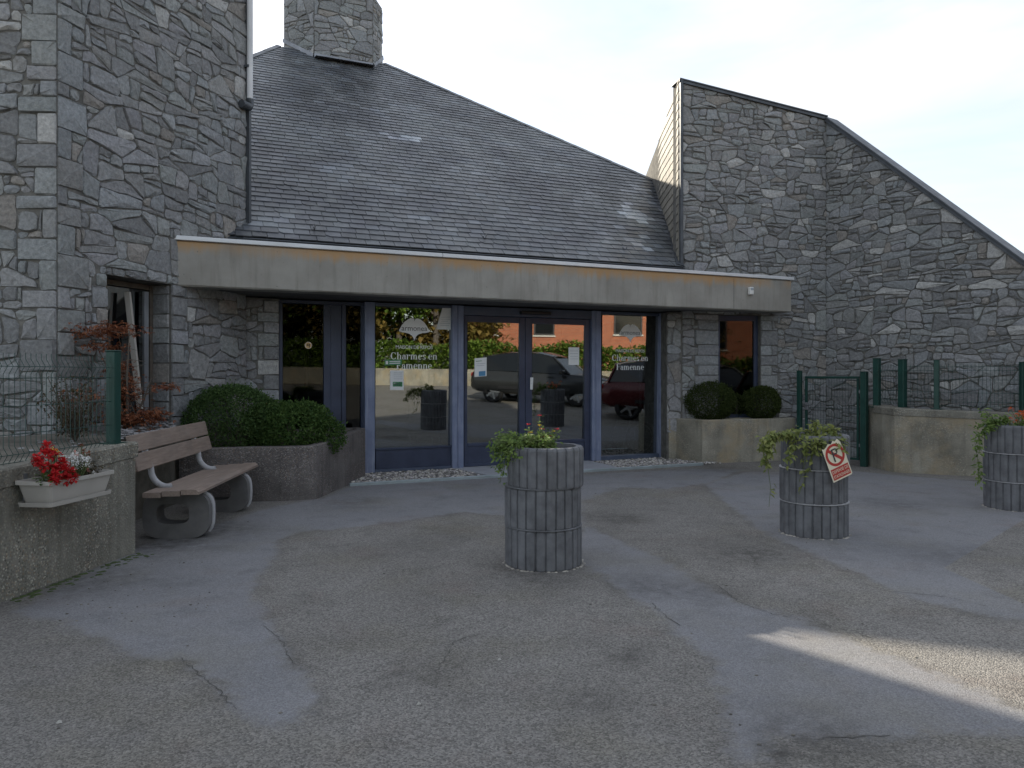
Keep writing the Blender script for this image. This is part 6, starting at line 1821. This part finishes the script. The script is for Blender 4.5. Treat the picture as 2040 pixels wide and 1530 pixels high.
# ------------------------------------------------------------------ inside the hall
def wheelchair():
    c = F(FU(1262, 12.4), .03, 12.45)
    t = empty('wheelchair', c, 'dark folded wheelchair standing inside behind the right pane', 'wheelchair')
    x, y = U, N
    for s in (-.27, .27):
        o = c + y * s + ZU * .30
        m = MB(); m.tube([o + x * .30 * math.cos(R(a)) + ZU * .30 * math.sin(R(a)) for a in range(0, 361, 15)], .016, 8, False); w = m.build('wheel', 'rubber', t)
        m = MB(); m.tube([o - y * .03 * (1 if s < 0 else -1) + x * .26 * math.cos(R(a)) + ZU * .26 * math.sin(R(a)) for a in range(0, 361, 15)], .009, 8, False)
        for a in range(0, 180, 20): m.tube([o + x * .28 * math.cos(R(a)) + ZU * .28 * math.sin(R(a)), o - x * .28 * math.cos(R(a)) - ZU * .28 * math.sin(R(a))], .003, 4, False)
        m.build('hand_rim', 'steel', w)
        f = c - x * .38 + y * s * .8 + ZU * .09
        m = MB(); m.tube([f + x * .08 * math.cos(R(a)) + ZU * .08 * math.sin(R(a)) for a in range(0, 361, 30)], .014, 6, False); m.build('caster', 'rubber', t)
    m = MB()
    for s in (-.23, .23):
        m.tube([c + x * .22 + y * s + ZU * .95, c + x * .20 + y * s + ZU * .5, c - x * .25 + y * s + ZU * .48, c - x * .36 + y * s + ZU * .12], .012, 8)
        m.tube([c + x * .22 + y * s + ZU * .95, c + x * .34 + y * s + ZU * .96], .014, 8)
        m.tube([c + x * .20 + y * s + ZU * .70, c - x * .18 + y * s + ZU * .70, c - x * .22 + y * s + ZU * .48], .012, 8)
    m.tube([c + x * .1 - y * .23 + ZU * .14, c - x * .1 + y * .23 + ZU * .46], .010, 8); m.build('frame', 'steel', t)
    m = MB(); m.box(c - x * .02 + ZU * .50, (.42, .44, .04), RU, (1, 1, 1), .01); m.build('seat', 'black_plastic', t)
    m = MB(); m.box(c + x * .21 + ZU * .73, (.03, .44, .40), RU, (1, 1, 1), .01); m.build('backrest', 'black_plastic', t)
wheelchair()
def hall_things():
    b = F(FU(1276, 12.2), .03, 12.2)
    m = MB(); m.tube([b, b + ZU * 1.55], .022, 10); m.lathe([(.16, 0), (.16, .02), (.03, .04)], b, 16)
    tag(m.build('barrier_pole', 'white_plastic', None, origin=b), 'white upright pole standing behind the right pane', 'pole')
    c = F(FU(846, 12.6), .03, 12.6)
    t = empty('hall_chair', c, 'dark chair inside the hall behind the left pane', 'chair')
    m = MB(); m.box(c + ZU * .46, (.46, .46, .06), RU, (1, 1, 1), .012); m.build('seat', 'black_plastic', t)
    m = MB(); m.box(c + N * .22 + ZU * .78, (.46, .05, .55), RU, (1, 1, 1), .012); m.build('backrest', 'black_plastic', t)
    for sx in (-.2, .2):
        for sy in (-.2, .2):
            m = MB(); m.tube([c + U * sx + N * sy, c + U * sx + N * sy + ZU * .45], .014, 8); m.build('leg', 'steel', t)
    c = F(FU(1020, 14.6), .03, 14.6)
    t = empty('reception_desk', c, 'dark reception desk deep inside the hall behind the door', 'desk')
    m = MB(); m.box(c + ZU * .52, (1.7, .5, 1.04), RU, (1, 1, 1), .01); m.build('body', 'interior_dark', t)
    m = MB(); m.box(c + ZU * 1.06, (1.9, .65, .04), RU, (1, 1, 1), .006); m.build('top', 'interior_wall', t)
hall_things()

# ------------------------------------------------------------------ what the glass mirrors: yard edge, hedge, house and cars behind the camera
V = lambda p, z=0: Vector((p.x, p.y, z))
def mirrored_axis(a, b): return (b - a).normalized()
def yard_edge():
    a, b = mir(560, 31), mir(1500, 31)
    gz = .46; a.z = b.z = gz
    d = (b - a).normalized(); n = Vector((d.y, -d.x, 0)); L = (b - a).length
    if n.dot(F(5, 0, 11) - a) < 0: n = -n
    r = Matrix((d, n, ZU)).transposed()
    t = empty('yard_wall', a, 'low pale concrete wall under the hedge across the yard', 'wall')
    m = MB(); k = int(L / 2.4)
    for i in range(k):
        w = MB(); w.box(a + d * (i + .5) * L / k + ZU * .35, (L / k - .02, .2, .7), r, (1, 1, 1), .01); w.build('wall_panel', 'old_concrete', t)
    rg = random.Random(15)
    h = empty('hedge', a - n * .9, 'bright green hedge across the yard from the entrance', 'hedge')
    st = MB(); f = MB()
    for i in range(int(L / .5)):
        p = a - n * 1.0 + d * i * .5; st.tube([p, p + ZU * 1.5], .02, 5)
    st.build('stems', 'bark', h)
    for i in range(24000):
        x = rg.uniform(-4, L + 3); y = rg.uniform(0, 1.4); z = .35 + 1.35 * rg.random() ** .8 + .25 * math.sin(x * 1.7) * rg.random()
        if rg.random() < .5: y = rg.gauss(.08, .08)
        q = rg.random()
        f.leaf(a + d * x - n * (.3 + y) + ZU * z, Vector((rg.gauss(0, 1), rg.gauss(0, 1), rg.gauss(.3, .8))), ZU, rg.uniform(.14, .24), .13, (q, q, q))
    f.build('foliage', 'leaf_hedge', h, kind='stuff')
    # brick house with white eaves behind the hedge
    A, B = mir(905, 40), mir(1420, 40); A.z = B.z = .6
    d2 = (B - A).normalized(); n2 = Vector((d2.y, -d2.x, 0)); n2 = n2 if n2.dot(F(5, 0, 11) - A) > 0 else -n2
    LL = (B - A).length; HH = 4.6
    rz = math.atan2(d2.y, d2.x)
    hs = empty('brick_house', A, 'orange red brick house with white eaves across the yard', 'house', None, rz)
    sgn = 1 if (Matrix.Rotation(rz, 3, 'Z') @ Vector((0, 1, 0))).dot(n2) > 0 else -1
    def lb(mb, x0, x1, z0, z1, y0, y1): mb.box(((x0 + x1) / 2, sgn * (y0 + y1) / 2, (z0 + z1) / 2), (x1 - x0, abs(y1 - y0), z1 - z0))
    m = MB(); lb(m, 0, LL + 6, 0, HH, -6, 0); m.build('wall', 'brick', hs, True)
    m = MB(); lb(m, -.5, LL + 6.5, HH, HH + .25, -6.4, .5); m.build('eaves', 'render_white', hs, True)
    m = MB(); m.add([(-.6, sgn * .6, HH + .26), (LL + 6.6, sgn * .6, HH + .26), (LL + 6.6, sgn * -3, HH + 2.6), (-.6, sgn * -3, HH + 2.6), (LL + 6.6, sgn * -6.6, HH + .26), (-.6, sgn * -6.6, HH + .26)], [(0, 1, 2, 3), (3, 2, 4, 5), (0, 3, 5), (1, 4, 2)]); m.build('roof', 'roof_tile', hs, True)
    def win(x0, x1, z0, z1):
        w = MB()
        for (a0, a1, b0, b1) in ((x0, x0 + .08, z0, z1), (x1 - .08, x1, z0, z1), (x0 + .081, x1 - .081, z0, z0 + .08), (x0 + .081, x1 - .081, z1 - .08, z1)): lb(w, a0, a1, b0, b1, .0, .05)
        w_ = w.build('window', 'black_plastic', hs, True)
        g = MB(); lb(g, x0 + .081, x1 - .081, z0 + .081, z1 - .081, .005, .02); g.build('pane', 'car_glass', w_, True)
        s = MB(); lb(s, x0 - .05, x1 + .05, z0 - .08, z0 - .005, .002, .09); s.build('sill', 'render_white', w_, True)
    for x in (1.2, 4.2):  win(x, x + 1.1, 2.2, 3.7)
    xs = LL * .60
    win(xs + .2, xs + 1.7, 2.3, 3.9); win(xs + 2.3, xs + 3.5, 2.3, 3.9); win(xs + 4.6, xs + 6.6, 2.0, 4.0)
    # trees beyond the left end of the hedge
    for (px, Yv, hgt, rr, mat, lab) in ((540, 36, 8.5, 3.0, 'leaf_hedge', 'green tree at the far end of the hedge row, farthest from the brick house'), (630, 37, 9, 3.0, 'leaf_autumn', 'yellowing tree behind the hedge next to the farthest green one'), (715, 37, 9.0, 3.0, 'leaf_autumn', 'broad yellowing tree in the middle of the hedge row'), (795, 38, 9.5, 3.1, 'leaf_hedge', 'tall green tree behind the hedge between two yellowing trees'), (868, 37, 7.5, 2.6, 'leaf_autumn', 'yellowing tree behind the hedge beside the brick house')):
        o = mir(px, Yv); o.z = .6; tt = empty('hedge_tree', o, lab, 'tree')
        tr = MB(); tr.tube([o, o + ZU * hgt * .4, o + ZU * hgt * .8], [.2, .14, .05], 8); cr = MB()
        for i in range(9):
            a = rg.uniform(0, 6.28); tr.tube([o + ZU * hgt * rg.uniform(.3, .6), o + Vector((math.cos(a) * rr * .7, math.sin(a) * rr * .7, hgt * rg.uniform(.5, .9)))], [.06, .02], 6)
        cl = [o + Vector((rg.gauss(0, rr * .45), rg.gauss(0, rr * .45), hgt * rg.uniform(.22, .95))) for i in range(46)]
        for i in range(8500):
            c = rg.choice(cl); p = c + Vector((rg.gauss(0, .45), rg.gauss(0, .45), rg.gauss(0, .4))); q = rg.random()
            cr.leaf(p, Vector((rg.gauss(0, 1), rg.gauss(0, 1), rg.gauss(0, .8))), ZU, rg.uniform(.24, .42), .24, (q, q, q))
        tr.build('trunk', 'bark', tt); cr.build('crown', mat, tt, kind='stuff')
yard_edge()

def car(a, b, label, paint, name='parked_car', flip=1):
    """a: tail, b: nose (ground points on its centre line)"""
    d = (b - a).normalized(); rz = math.atan2(d.y, d.x)
    t = empty(name, (a + b) / 2, label, 'car', 'cars parked in the yard', rz)
    L = (b - a).length; k = L / 4.5
    # cross-sections along x: (x, half width, z low, z belt)
    S = [(-2.25, .55, .55, .82), (-2.20, .78, .42, .98), (-1.95, .88, .34, 1.06), (-1.2, .92, .30, 1.06), (0, .93, .28, 1.02), (.9, .92, .28, 1.00), (1.5, .91, .30, .97), (1.95, .84, .36, .88), (2.2, .68, .42, .78), (2.25, .50, .48, .70)]
    m = MB(); v = []
    for (x, w, z0, z1) in S:
        x *= k
        zm = z0 + (z1 - z0) * .55
        for (y, z) in ((-w * .86, z0), (-w, z0 + .10), (-w * 1.01, zm), (-w * .96, z1 - .05), (-w * .86, z1), (w * .86, z1), (w * .96, z1 - .05), (w * 1.01, zm), (w, z0 + .10), (w * .86, z0)): v.append((x, y, z))
    n = 10; f = [(i * n + j, i * n + (j + 1) % n, (i + 1) * n + (j + 1) % n, (i + 1) * n + j) for i in range(len(S) - 1) for j in range(n)] + [tuple(range(n))[::-1], tuple((len(S) - 1) * n + j for j in range(n))]
    m.add(v, f, smooth=True); m.build('body', paint, t, True)
    # greenhouse
    T = [(-2.05, 1.04, .80, -1.75, 1.52, .62), (-1.0, 1.05, .84, -.95, 1.64, .66), (.2, 1.02, .84, .05, 1.64, .66), (1.15, .98, .80, .55, 1.52, .62)]
    m = MB(); v = []
    for (x, z, w, xt, zt, wt) in T: v += [(x * k, -w, z), (xt * k, -wt, zt), (xt * k, wt, zt), (x * k, w, z)]
    m.add(v, [(i * 4 + j, i * 4 + j + 1, (i + 1) * 4 + j + 1, (i + 1) * 4 + j) for i in range(3) for j in range(3)] + [(0, 3, 2, 1), (12, 13, 14, 15)]); m.build('glasshouse', 'car_glass', t, True)
    m = MB(); v = []
    for (xt, wt, zt) in ((-1.85, .60, 1.52), (-.95, .665, 1.655), (.05, .665, 1.655), (.58, .61, 1.53)): v += [(xt * k, -wt, zt), (xt * k, -wt * .6, zt + .03), (xt * k, wt * .6, zt + .03), (xt * k, wt, zt)]
    m.add(v, [(i * 4 + j, i * 4 + j + 1, (i + 1) * 4 + j + 1, (i + 1) * 4 + j) for i in range(3) for j in range(3)]); m.build('roof', paint, t, True)
    for s in (-1, 1):
        for (x0, z0, x1, z1) in ((-2.02, 1.05, -1.78, 1.54), (-.55, 1.04, -.52, 1.64), (1.12, 1.0, .56, 1.54)):
            m = MB(); m.tube([(x0 * k, s * .83, z0), (x1 * k, s * .65, z1)], .035, 6); m.build('window_pillar', paint, t, True)
        m = MB(); m.box((.95 * k, s * 1.0, 1.06), (.16, .2, .13), None, (1, 1, 1), .03); m.build('mirror', paint, t, True)
        for x in (-1.4, 1.38):
            m = MB(); c = Vector((x * k, s * .80, .35))
            m.tube([c + Vector((.30 * math.cos(R(q)), 0, .30 * math.sin(R(q)))) for q in range(0, 361, 15)], .085, 8, False); w_ = m.build('wheel', 'rubber', t, True)
            m = MB()
            for q in range(0, 360, 72): m.box(c + Vector((.13 * math.cos(R(q)), s * .07, .13 * math.sin(R(q)))), (.26, .02, .06), Matrix.Rotation(-R(q), 3, 'Y'))
            m.build('rim', 'steel', w_, True)
        m = MB(); m.box((2.10 * k, s * .60, .74), (.16, .30, .10), Matrix.Rotation(-s * .35, 3, 'Z'), (1, 1, 1), .03); m.build('headlight', 'light_lens', t, True)
        m = MB(); m.box((-2.16 * k, s * .62, .90), (.10, .30, .14), Matrix.Rotation(s * .3, 3, 'Z'), (1, 1, 1), .03); m.build('tail_light', 'tail_lens', t, True)
        m = MB(); m.box((0, s * .945, .50), (2.4 * k, .02, .10), None, (1, 1, 1), .008); m.build('side_sill', 'black_plastic', t, True)
        for x in (-.45, .55):
            m = MB(); m.box((x * k, s * .935, .90), (.18, .02, .03), None, (1, 1, 1), .006); m.build('door_handle', paint, t, True)
    return t
def gpt(p): return Vector((p.x, p.y, tz(p.x, p.y)))
car(gpt(mir(957, 26.3)), gpt(mir(1222, 24.3)), 'dark grey car parked beyond the ring planters', 'car_grey')
car(gpt(mir(1200, 22.0)), gpt(mir(1492, 21.3)), 'dark red car parked next to the dark grey one', 'car_red')
